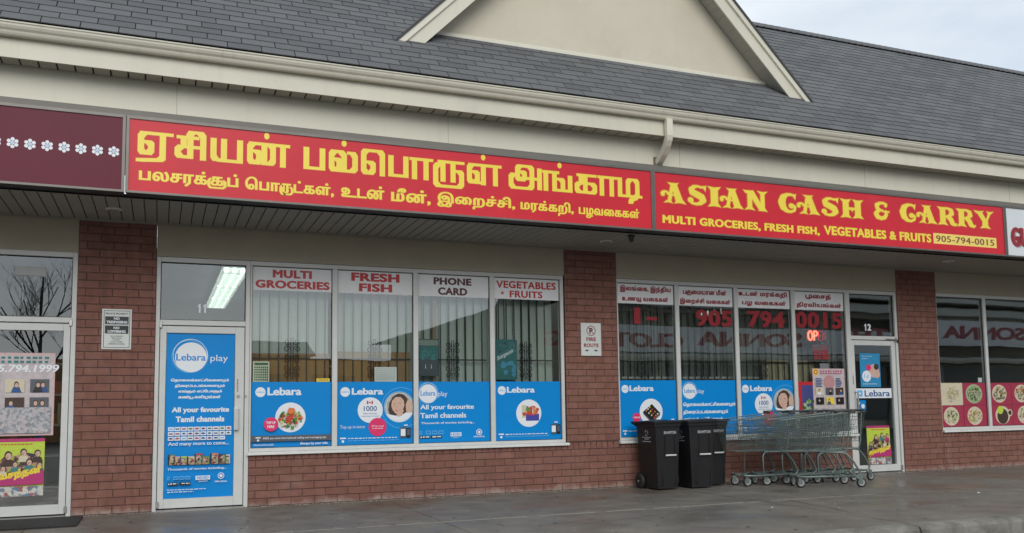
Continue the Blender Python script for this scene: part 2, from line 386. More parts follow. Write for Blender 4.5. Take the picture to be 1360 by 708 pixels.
def textpoly(s, bx=0, by=0, track=0.0):
    V, F = [], []; x = 0
    for tk in (tamil(s) if any(ord(c) > 0xb00 for c in s) else list(s)):
        extra = None
        if isinstance(tk, tuple): ch, vw = tk; extra = vw
        else: ch = tk
        if extra and ch in 'கரடதநறச': x += .12
        vs, fs, adv = filled(ch, bx, by); b = len(V); V += [(p[0] + x, p[1]) for p in vs]; F += [tuple(b + i for i in f) for f in fs]
        if extra:
            xs = [p[0] for p in vs] or [0]; ys = [p[1] for p in vs] or [0]; x0, x1, h = min(xs), max(xs), max(ys)
            if ch in 'கரடதநறச': st = [[(x0, h * .72), (x0 - .1, h * .5), (x0 - .1, 0), (x0, -.17), (x1 - .05, -.17), (x1 + .08, -.05), (x1 + .08, h * .4), (x1 - .03, h * .55)]]; ad = .14
            else: st = [[(x1 - .05, .1), (x1 - .05, -.16), (x0 + .3 * (x1 - x0), -.16)]] ; ad = 0
            if extra == 'ூ': st.append([(x1 + .02, .05), (x1 + .2, .05), (x1 + .2, h * .8), (x1 + .08, h)]); ad = .26
            v2, f2 = fill(pen(st, .09 + 2 * bx, .07 + 2 * by, True)); b = len(V)
            V += [(p[0] + x, p[1]) for p in v2]; F += [tuple(b + i for i in f) for f in f2]; x += ad
        x += adv + track
    return V, F
def place(poly, x0, x1, z0, z1, y, keep=False, align='c', shear=0):
    V, F = poly
    if not V: return [], []
    xs = [p[0] for p in V]; ys = [p[1] for p in V]; a, b, c, d = min(xs), max(xs), min(ys), max(ys)
    sz = (z1 - z0) / (d - c) if z1 is not None else None
    sx = (x1 - x0) / (b - a) if x1 is not None else sz
    if keep: s = min(sx, sz); sx = sz = s
    if x1 is not None:
        wd_ = (b - a) * sx; ox = x0 if align == 'l' else (x1 - wd_ if align == 'r' else (x0 + x1 - wd_) / 2)
    else: ox = x0
    return [(ox + (p[0] - a) * sx + shear * (p[1] - c) * sz, y, z0 + (p[1] - c) * sz) for p in V], F
def text(parent, s, M, x0, x1, z0, z1, y, b=(0, 0), keep=False, align='c', track=0, shear=0, name='lettering', mirror=False):
    V, F = place(textpoly(s, b[0], b[1], track), x0, x1, z0, z1, y, keep, align, shear)
    if mirror: cx = (x0 + x1); V = [(cx - p[0], p[1], p[2]) for p in V]
    return MB().add(V, F).build(name, M, parent)
class Print:                                   # flat print: shapes laid one 0.25 mm over the other
    def __init__(s, y): s.b = MB(); s.y = y; s.M = []
    def _m(s, M):
        if M not in s.M: s.M.append(M)
        s.y -= .00025; return s.M.index(M)
    def rect(s, x0, x1, z0, z1, M): i = s._m(M); s.b.add([(x0, s.y, z0), (x1, s.y, z0), (x1, s.y, z1), (x0, s.y, z1)], [(0, 1, 2, 3)], i); return s
    def poly(s, pts, M): i = s._m(M); s.b.add([(p[0], s.y, p[1]) for p in pts], [tuple(range(len(pts)))], i); return s
    def disc(s, cx, cz, r, M, rz=None, n=28): i = s._m(M); s.b.disc(cx, cz, s.y, r, rz, n, i); return s
    def ring(s, cx, cz, r0, r1, M): i = s._m(M); s.b.ring(cx, cz, s.y, r0, r1, 36, i); return s
    def blob(s, cx, cz, r, M, k=9):
        s.poly([(cx + r * random.uniform(.65, 1.1) * cos(2 * pi * i / k), cz + r * random.uniform(.65, 1.1) * sin(2 * pi * i / k)) for i in range(k)], M); return s
    def txt(s, t, x0, x1, z0, z1, M, b=(0, 0), keep=False, align='c', track=0):
        i = s._m(M); V, F = place(textpoly(t, b[0], b[1], track), x0, x1, z0, z1, s.y, keep, align); s.b.add(V, F, i); return s
    def build(s, name, parent): return s.b.build(name, s.M, parent)

# ================================================================== ground
def struct(o): o['kind'] = 'structure'; return o
struct(MB().box(-60, 90, -120, -4.82, -.4, -.15).build('road', ASPH))
side = bpy.data.objects.new('sidewalk', None); COL.objects.link(side); struct(side)
base = MB().box(-30, 40, -4.5, 9, -.3, -.012).build('slab_bed', mat('joint_dirt', (.05, .045, .04), .9, .2), side)
xs = [-30, -22, -14.5, -7.6, -1.2, 2.65, 6.52, 10.4, 14.3, 18.2, 25, 32, 40]
for a, b in zip(xs[:-1], xs[1:]):
    for y0, y1 in ((-4.49, -2.352), (-2.34, .02)):
        g = .005
        MB().box(a + g, b - g, y0, y1, -.2, random.uniform(-.001, .001)).build('slab', CONC, side)
kerb = bpy.data.objects.new('kerb', None); COL.objects.link(kerb); struct(kerb)
def kerbstone(a, b):
    k = 40; vs = []; prof = [(-4.498, -.25), (-4.498, 0), (-4.60, .0), (-4.655, -.012), (-4.67, -.04), (-4.70, -.25)]
    rr = random.Random(int(a * 10)); n = len(prof)
    for i in range(k + 1):
        x = a + (b - a) * i / k; w = rr.uniform(-.012, .006)
        for j, (y, z) in enumerate(prof):
            vs.append((x, y + (w if 2 <= j <= 4 else 0), z + (rr.uniform(-.008, .001) if 2 <= j <= 4 else 0)))
    fs = [(i * n + j, i * n + (j + 1) % n, (i + 1) * n + (j + 1) % n, (i + 1) * n + j) for i in range(k) for j in range(n)]
    fs += [tuple(range(n)), tuple(k * n + j for j in range(n))[::-1]]
    MB().add(vs, fs).build('kerb_stone', KERBM, kerb)
kx = [-30, -20, -12, -6, -1.3, 2.6, 6.49, 10.3, 14.2, 18, 24, 32, 40]
for a, b in zip(kx[:-1], kx[1:]): kerbstone(a + .012, b - .012)
sm = MB(); rr = random.Random(8); x = -1.0
while x < 8.2:
    w_ = rr.uniform(.05, .5); sm.box(x, min(x + w_, 8.2), -2.353 + rr.uniform(-.003, .003), -2.341 + rr.uniform(-.002, .004), -.01, .0025); x += w_ + rr.choice([0.004, .02, .05, .12])
sm.build('pale_joint_filler', mat('joint_filler', (.30, .28, .24), .9, .2, 30), side)
gs = MB(); rr = random.Random(12)
for i in range(260):
    x = rr.uniform(-1.5, 12); y = rr.uniform(-4.4, -.1); r_ = rr.uniform(.006, .02); gs.add([(x + r_ * cos(a * pi / 4) * rr.uniform(.7, 1.2), y + r_ * sin(a * pi / 4) * rr.uniform(.7, 1.2), .0022) for a in range(8)], [tuple(range(8))])
o = gs.build('gum_spots', mat('old_gum', (.05, .045, .04), .8, .2, 20), side); o['kind'] = 'stuff'
def crack(x, y, dx, dy, n, w):
    pts = []; rr = random.Random(int(x * 10 + y * 100)); 
    for i in range(n): pts.append((x, y)); x += dx + rr.uniform(-.03, .03); y += dy + rr.uniform(-.03, .03)
    vs = []; 
    for i, (a, b) in enumerate(pts): ww = w * (1 - i / n) * rr.uniform(.5, 1.3); L_ = math.hypot(dx, dy); vs += [(a - dy / L_ * ww, b + dx / L_ * ww, .0024), (a + dy / L_ * ww, b - dx / L_ * ww, .0024)]
    return MB().add(vs, [(2 * i, 2 * i + 1, 2 * i + 3, 2 * i + 2) for i in range(n - 1)]).build('crack', mat('crack_dark', (.03, .027, .024), .9, .2), side)
crack(6.9, -2.36, -.03, -.16, 13, .008); crack(1.6, -1.2, .12, .05, 14, .004); crack(9.6, -1.1, .1, -.12, 12, .004); crack(3.6, -3.2, .13, .03, 16, .004)
# drift of grit along the foot of the wall
g = MB(); rr = random.Random(3)
for i in range(1500):
    x = rr.uniform(-1, 14); y = -abs(rr.gauss(0, .035)) - .004 if rr.random() < .75 else rr.uniform(-4.3, -.05); s = rr.uniform(.002, .008) * (1 if y > -.2 else .8)
    g.add([(x - s, y - s, 0), (x + s, y - s * .7, 0), (x + s * .6, y + s, 0), (x - s * .8, y + s, 0), (x, y, s * 1.1)], [(0, 1, 4), (1, 2, 4), (2, 3, 4), (3, 0, 4)])
o = g.build('grit', mat('pale_grit', (.38, .36, .31), .9, .3, 60)); o['kind'] = 'stuff'; tag(o, 'pale grit and crumbs lying along the foot of the brick wall', 'grit')
# leaves / litter bits on the walk
for i, (x, y, s) in enumerate(((9.35, -2.9, .035), (6.2, -2.95, .022))):
    o = MB().add([(-s, -s * .4, .004), (0, -s * .6, .012), (s, 0, .006), (.2 * s, s * .5, .014), (-.6 * s, s * .5, .005)], [(0, 1, 3), (1, 2, 3), (0, 3, 4)]).build('paper_scrap', WPRINT, None, loc=(x, y, .002))
    tag(o, ['small white paper scrap on the wet sidewalk near the cafe end', 'smaller white paper scrap on the sidewalk in front of the carts'][i], 'litter')

# ================================================================== the building
BL = empty('strip_mall_building', (0, 0, 0), 'single storey brick strip mall with cream fascia, gable and grey shingle roof', 'building')
BH, BC, BW = .0818, .0895, .2665              # brick face height, course, length
bricks = []                                    # (size key, x, z, parent, rnd)
def course_wall(parent, x0, x1, z0, z1, off0=0, step=.276, h=BH, c=BC, top_down=True):
    n = int(math.ceil((z1 - z0) / c)); 
    for i in range(n):
        zt = z1 - i * c if top_down else z0 + (i + 1) * c
        zb = zt - h
        if zt > z1 + 1e-4: zt = z1
        if zt - max(zb, z0) < .012: continue
        off = off0 + (step * .5 if i % 2 else 0) + random.uniform(-.006, .006)
        k0 = int(math.floor((x0 - off) / step)) - 1
        for k in range(k0, k0 + int((x1 - x0) / step) + 4):
            a = max(off + k * step, x0 + .0); b = min(off + k * step + step - .0075, x1)
            if b - a < .02: continue
            bricks.append((a, b, max(zb, z0 - .05), zt, parent))
def wallpart(name, x0, x1, z0, z1):
    return MB().box(x0 + .002, x1 - .002, .007, .2, z0, z1).build(name, MORTAR, BL)
P1 = wallpart('brick_pier', -.88, -.066, -.1, 3.32)
P2 = wallpart('brick_pier', 5.16, 5.975, .64, 3.32)
P3 = wallpart('brick_pier', 11.19, 12.05, -.1, 3.32)
P0 = wallpart('brick_pier', -3.2, -2.4, -.1, 3.32)
S1 = wallpart('brick_sill_wall', .988, 10.115, -.1, .605)
S3 = wallpart('brick_sill_wall', 12.052, 17.5, -.1, .605)
ZR0, ZR1 = .548, .636                           # rowlock band
def rowlock(parent, x0, x1, z0, z1, step=.089):
    x = x0
    while x < x1 - .02:
        bricks.append((x, min(x + step - .009, x1), z0, z1, parent)); x += step
for P, x0, x1 in ((P1, -.88, -.066), (P3, 11.19, 12.05), (P0, -3.2, -2.4)):
    course_wall(P, x0, x1, -.05, ZR0 - .01, x0 + .0); rowlock(P, x0, x1, ZR0, ZR1); course_wall(P, x0, x1, ZR1 + .01, 3.32, x0 + .09, top_down=False)
course_wall(P2, 5.16, 5.975, ZR1 + .01, 3.32, 5.2, top_down=False); rowlock(P2, 5.16, 5.975, ZR0, ZR1)
course_wall(S1, .988, 10.115, -.05, ZR0 - .01, .99 + .08); rowlock(S1, .988, 5.155, ZR0 - .002, .602); rowlock(S1, 5.98, 10.115, ZR0 - .002, .602)
course_wall(S3, 12.055, 17.5, -.05, ZR0 - .01, 12.1); rowlock(S3, 12.055, 17.5, ZR0 - .002, .602)
CP = Vector((0, -10.8, 1.14))
def pxsize(a, b, z0, z1): d = (Vector(((a + b) / 2, 0, (z0 + z1) / 2)) - CP); return (b - a) * (z1 - z0) / d.length_squared * (10.8 / d.length) * (1 if -1.7 < a < 12.4 and z1 > 0 else .01)
bricks.sort(key=lambda q: -pxsize(*q[:4]))
BM = {}
def brickmesh(w, h, var):
    k = (round(w, 3), round(h, 3), var)
    if k not in BM:
        r = random.Random(hash(k)); j = lambda s: r.uniform(-s, s); c = .004; pr = r.uniform(0, .0022)
        V = []
        for (y, i) in ((-pr, c), (c - pr, 0), (.03, 0)):
            V += [(i + (j(.0012) if i else 0), y, i + j(.0012)), (w - i + j(.0012), y, i + j(.0012)), (w - i + j(.0012), y, h - i + j(.0012)), (i, y, h - i + j(.0012))]
        F = [(0, 1, 2, 3)]
        for q in (0, 4):
            for e in range(4): F.append((q + e, q + 4 + e, q + 4 + (e + 1) % 4, q + (e + 1) % 4))
        BM[k] = (V, F, r.random())
    return k, BM[k]
rest = {}
meshc = {}
for i, (a, b, z0, z1, P) in enumerate(bricks):
    k, (V, F, rn) = brickmesh(b - a, z1 - z0, random.randrange(7))
    if i < 300:
        if k not in meshc:
            mb = MB().add(V, F, 0, max(rn, .01)); o = mb.build('brick', BRICK, P); meshc[k] = o.data
        else: o = bpy.data.objects.new('brick', meshc[k]); link(o, P)
        o.location = (a, 0, z0)
    else:
        rest.setdefault(P.name, (P, MB()))[1].add([(p[0] + a, p[1], p[2] + z0) for p in V], F, 0, max(rn, .01))
for P, mb in rest.values():
    o = mb.build('brickwork', BRICK, P); o['kind'] = 'stuff'

# stucco bands over the frames
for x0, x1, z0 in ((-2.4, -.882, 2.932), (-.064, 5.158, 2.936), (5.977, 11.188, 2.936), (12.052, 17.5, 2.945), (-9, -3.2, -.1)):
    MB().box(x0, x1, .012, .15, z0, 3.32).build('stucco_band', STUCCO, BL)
for x, z in ((-1.78, 3.15), (-1.33, 3.14)):
    pass
box('rear_wall', INTW, BL, -9, 17.5, 9, 9.2, -.1, 3.4)
box('end_wall', STUCCO, BL, 17.5, 17.8, -.0, 9.2, -.1, 3.32)
box('end_wall', STUCCO, BL, -9.2, -9, -.0, 9.2, -.1, 3.32)
# interiors
struct(MB().box(-9, 17.5, .2, 9, -.02, .012).build('shop_floor', INTF))
box('ceiling', mat('interior_ceiling', (.28, .275, .26), .9, .05), BL, -9, 17.5, .16, 9, 2.98, 3.05)
for x in (-.5, 5.5, 11.6): box('party_wall', INTW, BL, x - .08, x + .08, .22, 9, .013, 2.97)
box('partition', INTW, BL, -.4, 5.4, 6.4, 6.5, .013, 2.97)
box('partition', INTW, BL, 5.6, 11.5, 6.0, 6.1, .013, 2.97)

# canopy soffit: grooved vinyl panels
SF = box('soffit', DARKGAP, BL, -9, 17.8, -1.2, .21, 3.332, 3.36)
pm = None
x = -2.52; w = .1225
while x < 16.6:
    if pm is None:
        o = MB().add([(.004, -1.2, .006), (w - .004, -1.2, .006), (w - .004, -.012, .006), (.004, -.012, .006), (.010, -1.2, 0), (w - .010, -1.2, 0), (w - .010, -.012, 0), (.010, -.012, 0)],
                     [(4, 7, 6, 5), (0, 3, 7, 4), (1, 5, 6, 2), (3, 2, 6, 7)]).build('soffit_panel', SOFFIT, SF); pm = o.data
    else: o = bpy.data.objects.new('soffit_panel', pm); link(o, SF)
    o.location = (x, 0, 3.32); x += w
MB().box(-9, 17.5, -.012, .008, 3.300, 3.3245).build('soffit_channel', SOFFIT, BL)
MB().box(-9, -2.53, -1.2, -.012, 3.32, 3.331).build('soffit_end', SOFFIT, BL)
# vented eave, band, fascia, gutter
XL, XR = -9.0, 19.0
MB().box(XL, XR, -1.35, -1.2, 4.19, 4.6).build('frieze_band', CREAM, BL)
for x in (.1, 3.05, 6.2, 9.3, 12.2): MB().box(x, x + .004, -1.3515, -1.349, 4.20, 4.515).build('band_seam', mat('seam_shadow_strip', (.30, .29, .25), .6, 0), BL)
EV = MB().box(XL, XR, -1.565, -1.351, 4.532, 4.55).build('eave_soffit', DARKGAP, BL)
vm = None; x = -2.6
while x < 17.2:
    if vm is None:
        o = MB().box(.008, .152, -1.565, -1.352, 0, .008).build('vent_panel', VENT, EV); vm = o.data
    else: o = bpy.data.objects.new('vent_panel', vm); link(o, EV)
    o.location = (x, 0, 4.522); x += .16
MB().box(XL, XR, -1.585, -1.566, 4.512, 4.80).build('fascia_board', CREAM, BL)
gp = [(-1.586, 4.80), (-1.586, 4.708), (-1.645, 4.704), (-1.655, 4.712), (-1.665, 4.727), (-1.672, 4.745), (-1.690, 4.762), (-1.703, 4.785), (-1.707, 4.806), (-1.716, 4.809), (-1.718, 4.822), (-1.706, 4.826), (-1.698, 4.818), (-1.695, 4.80), (-1.68, 4.772), (-1.66, 4.75), (-1.65, 4.716), (-1.60, 4.716), (-1.598, 4.80)]
for a, b in ((XL, 1.872), (1.876, 12.9), (12.904, XR)): MB().prof(gp, a, b).build('gutter', CREAMTRIM, BL)
MB().prof([(p[0] - .003, p[1] - .003) for p in gp[:10]] + [(-1.70, 4.80)], 1.855, 1.893).build('gutter_joint', CREAMTRIM, BL)
# downspout: drops out of the gutter and elbows back into the band
def rectube(path, wx, wy):
    mb = MB(); n = len(path); vs = []
    for i, (x, y, z) in enumerate(path):
        a = Vector(path[max(i - 1, 0)]); b = Vector(path[min(i + 1, n - 1)]); t = (b - a).normalized()
        e1 = Vector((1, 0, 0)); e2 = t.cross(e1).normalized()
        for u, v in ((-1, -1), (1, -1), (1, 1), (-1, 1)): vs.append(Vector((x, y, z)) + e1 * u * wx / 2 + e2 * v * wy / 2)
    fs = [(i * 4 + j, i * 4 + (j + 1) % 4, i * 4 + 4 + (j + 1) % 4, i * 4 + 4 + j) for i in range(n - 1) for j in range(4)] + [(3, 2, 1, 0), tuple((n - 1) * 4 + j for j in range(4))]
    return mb.add(vs, fs)
ds = bevel(rectube([(5.86, -1.645, 4.71), (5.86, -1.645, 4.50), (5.862, -1.63, 4.455), (5.864, -1.59, 4.40), (5.868, -1.50, 4.31), (5.87, -1.42, 4.255), (5.871, -1.352, 4.225)], .085, .075).build('downspout', CREAMTRIM, BL), .008)
MB().box(5.805, 5.935, -1.36, -1.3505, 4.195, 4.30).build('downspout_flange', mat('rusty_trim', (.20, .15, .11), .6, .2), BL)

# ------------------------------------------------------------------ roof (45 degrees) with shingle tabs
RY0, RZ0 = -1.72, 4.806
def slope(s): k = s * .70711; return RY0 + k, RZ0 + k
y0, z0 = slope(.12); SR = 4.14; yr, zr = slope(SR)
RF = MB().add([(XL, y0, z0 - .02), (XR + 8, y0, z0 - .02), (XR + 8, yr, zr - .02), (XL, yr, zr - .02), (XL, yr * 2 - y0, z0 - .02), (XR + 8, yr * 2 - y0, z0 - .02)], [(0, 1, 2, 3), (3, 2, 5, 4)]).build('roof', ROOFDARK, BL)
for p in RF.data.polygons: pass
TW, EX = .342, .145
def shingle(w, var):
    r = random.Random(var * 31 + 5); g = .0045; j = r.uniform(-.004, .004); t = .010; e = EX + .01
    # local: x along eave, y up the slope, z normal
    V = [(g, 0 + j, 0), (w - g, 0 + j, 0), (w - g, 0 + j, t), (g, 0 + j, t), (g, e, -.002), (w - g, e, -.002), (w - g, e, .002), (g, e, .002)]
    return V, [(0, 1, 2, 3), (3, 2, 6, 7), (0, 3, 7, 4), (1, 5, 6, 2)], r.random() * .98 + .01
SHV = [shingle(TW, v) for v in range(10)]; SHM = {}
rot45 = radians(45)
shl = []
ncourse = int((SR - .10) / EX)
for i in range(ncourse):
    s = .075 + i * EX; off = (i * .43 % 1) * TW
    x = XL + off - TW
    while x < 22: shl.append((x, s, i)); x += TW
def gable_covers(x, s):                        # under the gable front or its roof
    y, z = slope(s); 
    return y > -.70 and abs(x + TW / 2 - 5.586) < (8.552 - z) - .25
shl = [q for q in shl if not gable_covers(q[0], q[1])]
def shkey(q):
    y, z = slope(q[1]); d = (Vector((q[0], y, z)) - CP).length
    ok = -2.1 < q[0] < 11 and (z - 1.14) / (y + 10.8) < (.44 + .0 * q[0])
    return (0 if ok else 1, d)
shl.sort(key=shkey)
rest = MB()
for k, (x, s, i) in enumerate(shl):
    v = random.randrange(10); V, F, rn = SHV[v]; y, z = slope(s)
    if k < 300:
        if v not in SHM:
            o = MB().add(V, F, 0, rn).build('shingle', SHING, RF); SHM[v] = o.data
        else: o = bpy.data.objects.new('shingle', SHM[v]); link(o, RF)
        o.location = (x, y, z); o.rotation_euler = (rot45, 0, 0)
    else:
        c = .70711
        rest.add([(x + p[0], y + p[1] * c - p[2] * c, z + p[1] * c + p[2] * c) for p in V], F, 0, rn)
o = rest.build('shingle_courses', SHING, RF); o['kind'] = 'stuff'
x = XL
cm = None
while x < XR + 6:                               # ridge caps
    if x < 2.3 or x > 9.0:
        if cm is None:
            o = MB().add([(0, -.14, -.10), (.2, -.14, -.093), (.2, 0, .033), (0, 0, .026), (0, .14, -.10), (.2, .14, -.093), (0, -.14, -.11), (.2, -.14, -.11)], [(0, 1, 2, 3), (3, 2, 5, 4), (6, 7, 1, 0)], 0, .35).build('ridge_cap', SHING, RF); cm = o.data
        else: o = bpy.data.objects.new('ridge_cap', cm); link(o, RF)
        o.location = (x, yr, zr + .01)
    x += .145
# ------------------------------------------------------------------ gable
GA = box('gable_wall', STUCCOG, BL, 3.5, 3.5001, -.75, -.749, 5.8, 5.8001)
GX, GZ = 5.586, 8.552
me = GA.data; me.clear_geometry()
hb = GZ - .288 - 5.74
me.from_pydata([(GX - hb, -.75, 5.74), (GX + hb, -.75, 5.74), (GX, -.75, 5.74 + hb), (GX - hb, -.6, 5.74), (GX + hb, -.6, 5.74), (GX, -.6, 5.74 + hb)], [], [(0, 1, 2), (3, 5, 4), (0, 2, 5, 3), (1, 4, 5, 2), (0, 3, 4, 1)])
MB().prof([(-.775, 5.752), (-.775, 5.80), (-.770, 5.806), (-.7505, 5.806), (-.7505, 5.77)], 3.06, 8.11).build('base_flashing', CREAMTRIM, GA)
MB().prof([(-.752, 5.8062), (-.752, 5.811), (-.7495, 5.811), (-.7495, 5.8062)], 3.07, 8.10).build('flashing_seam', mat('seam_shadow_strip', (.3, .29, .25)), GA)
c = .70711
for sg in (-1, 1):
    def prism_rake(name, d0, d1, ya, yb, M, s0=-.0, s1=4.32, cutz=True):
        # band parallel to the rake: perpendicular depth d0..d1 below the shingle line, y ya..yb
        vs = []
        for y in (ya, yb):
            for d in (d0, d1):
                zf = RZ0 + (y - RY0) + .004 if cutz else 5.0       # foot rests on the main roof surface
                # point on the band line: z = GZ - |dx| - d*sqrt2
                dx = GZ - d / c - zf; vs.append((GX + sg * dx, y, zf))
                vs.append((GX, y, GZ - d / c))
        F = [(0, 1, 3, 2), (4, 6, 7, 5), (0, 4, 5, 1), (2, 3, 7, 6), (0, 2, 6, 4), (1, 5, 7, 3)]
        return MB().add(vs, F).build(name, M, GA)
    prism_rake('rake_board', .045, .235, -1.03, -1.008, CREAM)
    prism_rake('rake_trim', .012, .078, -1.058, -1.0305, CREAMTRIM)
    prism_rake('rake_trim', .060, .085, -1.046, -1.0302, CREAMTRIM)
    prism_rake('roof_edge', -.016, .0115, -1.075, 1.0, SHING)
    # soffit under the rake: boards across
    k = 0; s = .18
    while s < 3.9:
        # along-slope distance from the apex
        a, b = s, s + .118; vs = []
        for t in (a, b):
            for y in (-1.007, -.7505):
                d = .20; x = GX + sg * (t * c); z = GZ - t * c - d / c
                vs.append((x, y, z))
        if vs[3][2] > RZ0 + (-.75 - RY0) - .25:
            up = [(p[0], p[1], p[2] + .01) for p in vs]
            MB().add(vs + up, [(0, 1, 3, 2), (4, 6, 7, 5), (0, 4, 5, 1), (2, 3, 7, 6), (0, 2, 6, 4), (1, 5, 7, 3)]).build('rake_soffit_board', VENT, GA)
        s += .122
    # dormer roof slab running back over the ridge
    x0 = GX + sg * (GZ - 5.75)
    vs = [(GX, -1.0, GZ - .012), (GX, 4.2, GZ - .012), (x0, 4.2, 5.75 - .012), (x0, -.7, 5.75 - .012)]
    MB().add(vs + [(p[0], p[1], p[2] - .15) for p in vs], [(0, 1, 2, 3), (7, 6, 5, 4), (0, 3, 7, 4), (2, 1, 5, 6), (3, 2, 6, 7)]).build('dormer_roof', SHING, GA)

# ================================================================== sign boxes
SY = -1.4
def signbox(x0, x1, M, label, z0=3.352, z1=4.092):
    S = empty('sign_box', (0, 0, 0), label, 'shop sign')
    box('sign_face', M, S, x0, x1, SY - .004, SY + .01, z0, z1)
    box('cabinet', BLACKM, S, x0 - .02, x1 + .02, SY + .0105, -1.201, 3.335, 4.115)
    for a, b, c_, d in ((x0 - .028, x1 + .028, z1, z1 + .030), (x0 - .028, x1 + .028, z0 - .022, z0), (x0 - .028, x0, z0, z1), (x1, x1 + .028, z0, z1)):
        MB().box(a, b, SY - .016, SY + .010, c_, d).build('retainer', BRONZE, S)
    return S
box('sign_ledge', mat('ledge_flashing', (.17, .16, .135), .5, .1, 3), BL, XL, XR, -1.39, -1.2, 4.125, 4.188)
SG0 = signbox(-6.0, -.400, MAROON, 'plain maroon sign panel with a row of small white flowers, at the left end')
SGA = signbox(-.338, 5.722, RED, 'red sign panel with big yellow Tamil lettering in two lines')
SGB = signbox(5.780, 11.958, RED, 'red sign panel reading ASIAN CASH & CARRY in yellow with phone number')
SGC = signbox(12.020, 17.5, WHACR, 'white sign panel at the right edge starting with red letters GU')
for i in range(-8, 8):                         # flowers
    cx = -.477 - i * .148
    if i < 0: continue
    p = Print(SY - .0045)
    for k in range(6): a = k * pi / 3 + pi / 6; p.disc(cx + .037 * cos(a), 3.735 + .037 * sin(a), .0175, WPRINT, n=12)
    p.disc(cx, 3.735, .019, mat('print_ice', (.5, .62, .75), .4, 0), n=12)
    p.build('flower', SG0)
for i in range(8, 36):
    cx = -.477 - i * .148; p = Print(SY - .0045)
    for k in range(6): a = k * pi / 3 + pi / 6; p.disc(cx + .037 * cos(a), 3.735 + .037 * sin(a), .0175, WPRINT, n=8)
    p.build('flower', SG0)

# --- big squared Tamil letters: strokes of a rectangular nib
BT = {
'ஏ': ([[(.35,.95),(.2,.8),(.2,.2),(.33,.06),(.6,.06),(.74,.2),(.74,.46),(.6,.56),(.5,.56)],[(.3,.95),(1.75,.95)],[(1.35,.95),(1.35,-.1),(1.2,-.2),(.12,-.26)]],[],1.95),
'சி': ([[(.3,.92),(1.2,.92)],[(.88,.92),(.88,.05)],[(.88,.5),(.38,.5),(.2,.36),(.2,.18),(.34,.05),(.88,.05)],[(.52,.92),(.52,.5)],[(.82,.98),(.95,1.16),(1.42,1.16),(1.58,1.0),(1.58,.02)],[(.88,.5),(1.25,.5)]],[],1.95),
'ய': ([[(.2,.95),(.2,.2),(.33,.05),(.6,.05)],[(.78,.95),(.78,.05)],[(.55,.03),(1.68,.03)],[(1.68,.95),(1.68,.03)]],[],2.05),
'ன்': ([[(.35,.95),(.2,.8),(.2,.2),(.33,.06),(.6,.06),(.72,.2),(.72,.5),(.6,.6),(.5,.6)],[(.3,.95),(1.35,.95),(1.52,.8),(1.52,.2),(1.38,.06),(1.0,.06)],[(1.02,.95),(1.02,.1)],[(1.5,.95),(2.35,.95)],[(2.1,.95),(2.1,.02)]],[(1.15,1.34)],2.5),
'ப': ([[(.2,.95),(.2,.05)],[(.2,.05),(1.15,.05)],[(1.15,.95),(1.15,.05)]],[],1.5),
'ல்': ([[(.35,.95),(.2,.8),(.2,.2),(.33,.05),(.55,.05),(.66,.18),(.66,.5),(.55,.58),(.45,.58)],[(.3,.95),(.75,.95),(.95,.78),(.95,.1)],[(.6,.05),(1.45,.05),(1.62,.2),(1.62,.75),(1.48,.92),(1.3,.92)]],[(.95,1.36)],1.95),
'ெ': ([[(.6,.05),(.35,.05),(.2,.2),(.2,1.0),(.35,1.14),(1.2,1.14),(1.36,.98),(1.36,.02)],[(.35,.05),(.62,.05),(.78,.2),(.78,.48),(.62,.58),(.5,.58)]],[],1.7),
'ா': ([[(.05,.95),(1.25,.95)],[(.2,.95),(.2,.02)],[(.95,.95),(.95,.02)]],[],1.38),
'ரு': ([[(.5,.95),(1.95,.95)],[(.68,.95),(.68,.02)],[(1.35,.95),(1.35,.02)],[(.6,.84),(.35,.8),(.2,.66),(.2,-.12),(.38,-.27),(1.75,-.27),(1.92,-.12),(1.92,.4),(1.78,.52),(1.4,.52)]],[],2.25),
'ள்': ([[(.35,.95),(.2,.8),(.2,.2),(.33,.06),(.6,.06),(.74,.2),(.74,.5),(.6,.6),(.5,.6)],[(.3,.95),(2.25,.95)],[(1.15,.95),(1.15,.02)],[(.35,.06),(1.15,.06)],[(1.98,.95),(1.98,.02)]],[(1.15,1.36)],2.4),
'அ': ([[(.62,.66),(.35,.66),(.2,.52),(.2,.14),(.36,-.02),(1.5,-.02),(1.66,.12),(1.66,.98),(1.5,1.12),(.8,1.12),(.66,.98),(.66,.52),(.8,.4),(1.0,.4),(1.14,.52),(1.14,.74),(1.0,.82),(.9,.82)],[(1.1,.5),(2.2,.5)],[(2.2,1.0),(2.2,.02)]],[],2.45),
'ங்': ([[(.1,.95),(1.0,.95)],[(.2,.95),(.2,.02)],[(.82,.95),(.82,.03)],[(.82,.03),(1.95,.03)],[(1.95,.78),(1.95,.03)],[(.82,.62),(1.3,.62),(1.42,.5),(1.42,.05)]],[(1.2,1.34)],2.25),
'க': ([[(.35,.95),(1.5,.95)],[(.82,.95),(.82,.05)],[(.82,.52),(.38,.52),(.2,.4),(.2,.18),(.34,.05),(1.0,.05)],[(.82,.52),(1.35,.52),(1.52,.38),(1.52,.16),(1.38,.04),(1.15,.04)],[(.5,.95),(.5,.52)]],[],1.85),
'டி': ([[(.2,.95),(.2,.05)],[(.2,.05),(1.75,.05)],[(.82,.05),(.82,.8),(.96,.95),(1.4,.95),(1.54,.8),(1.54,.15),(1.36,-.05),(1.1,-.12),(1.0,-.28)]],[],1.8)}
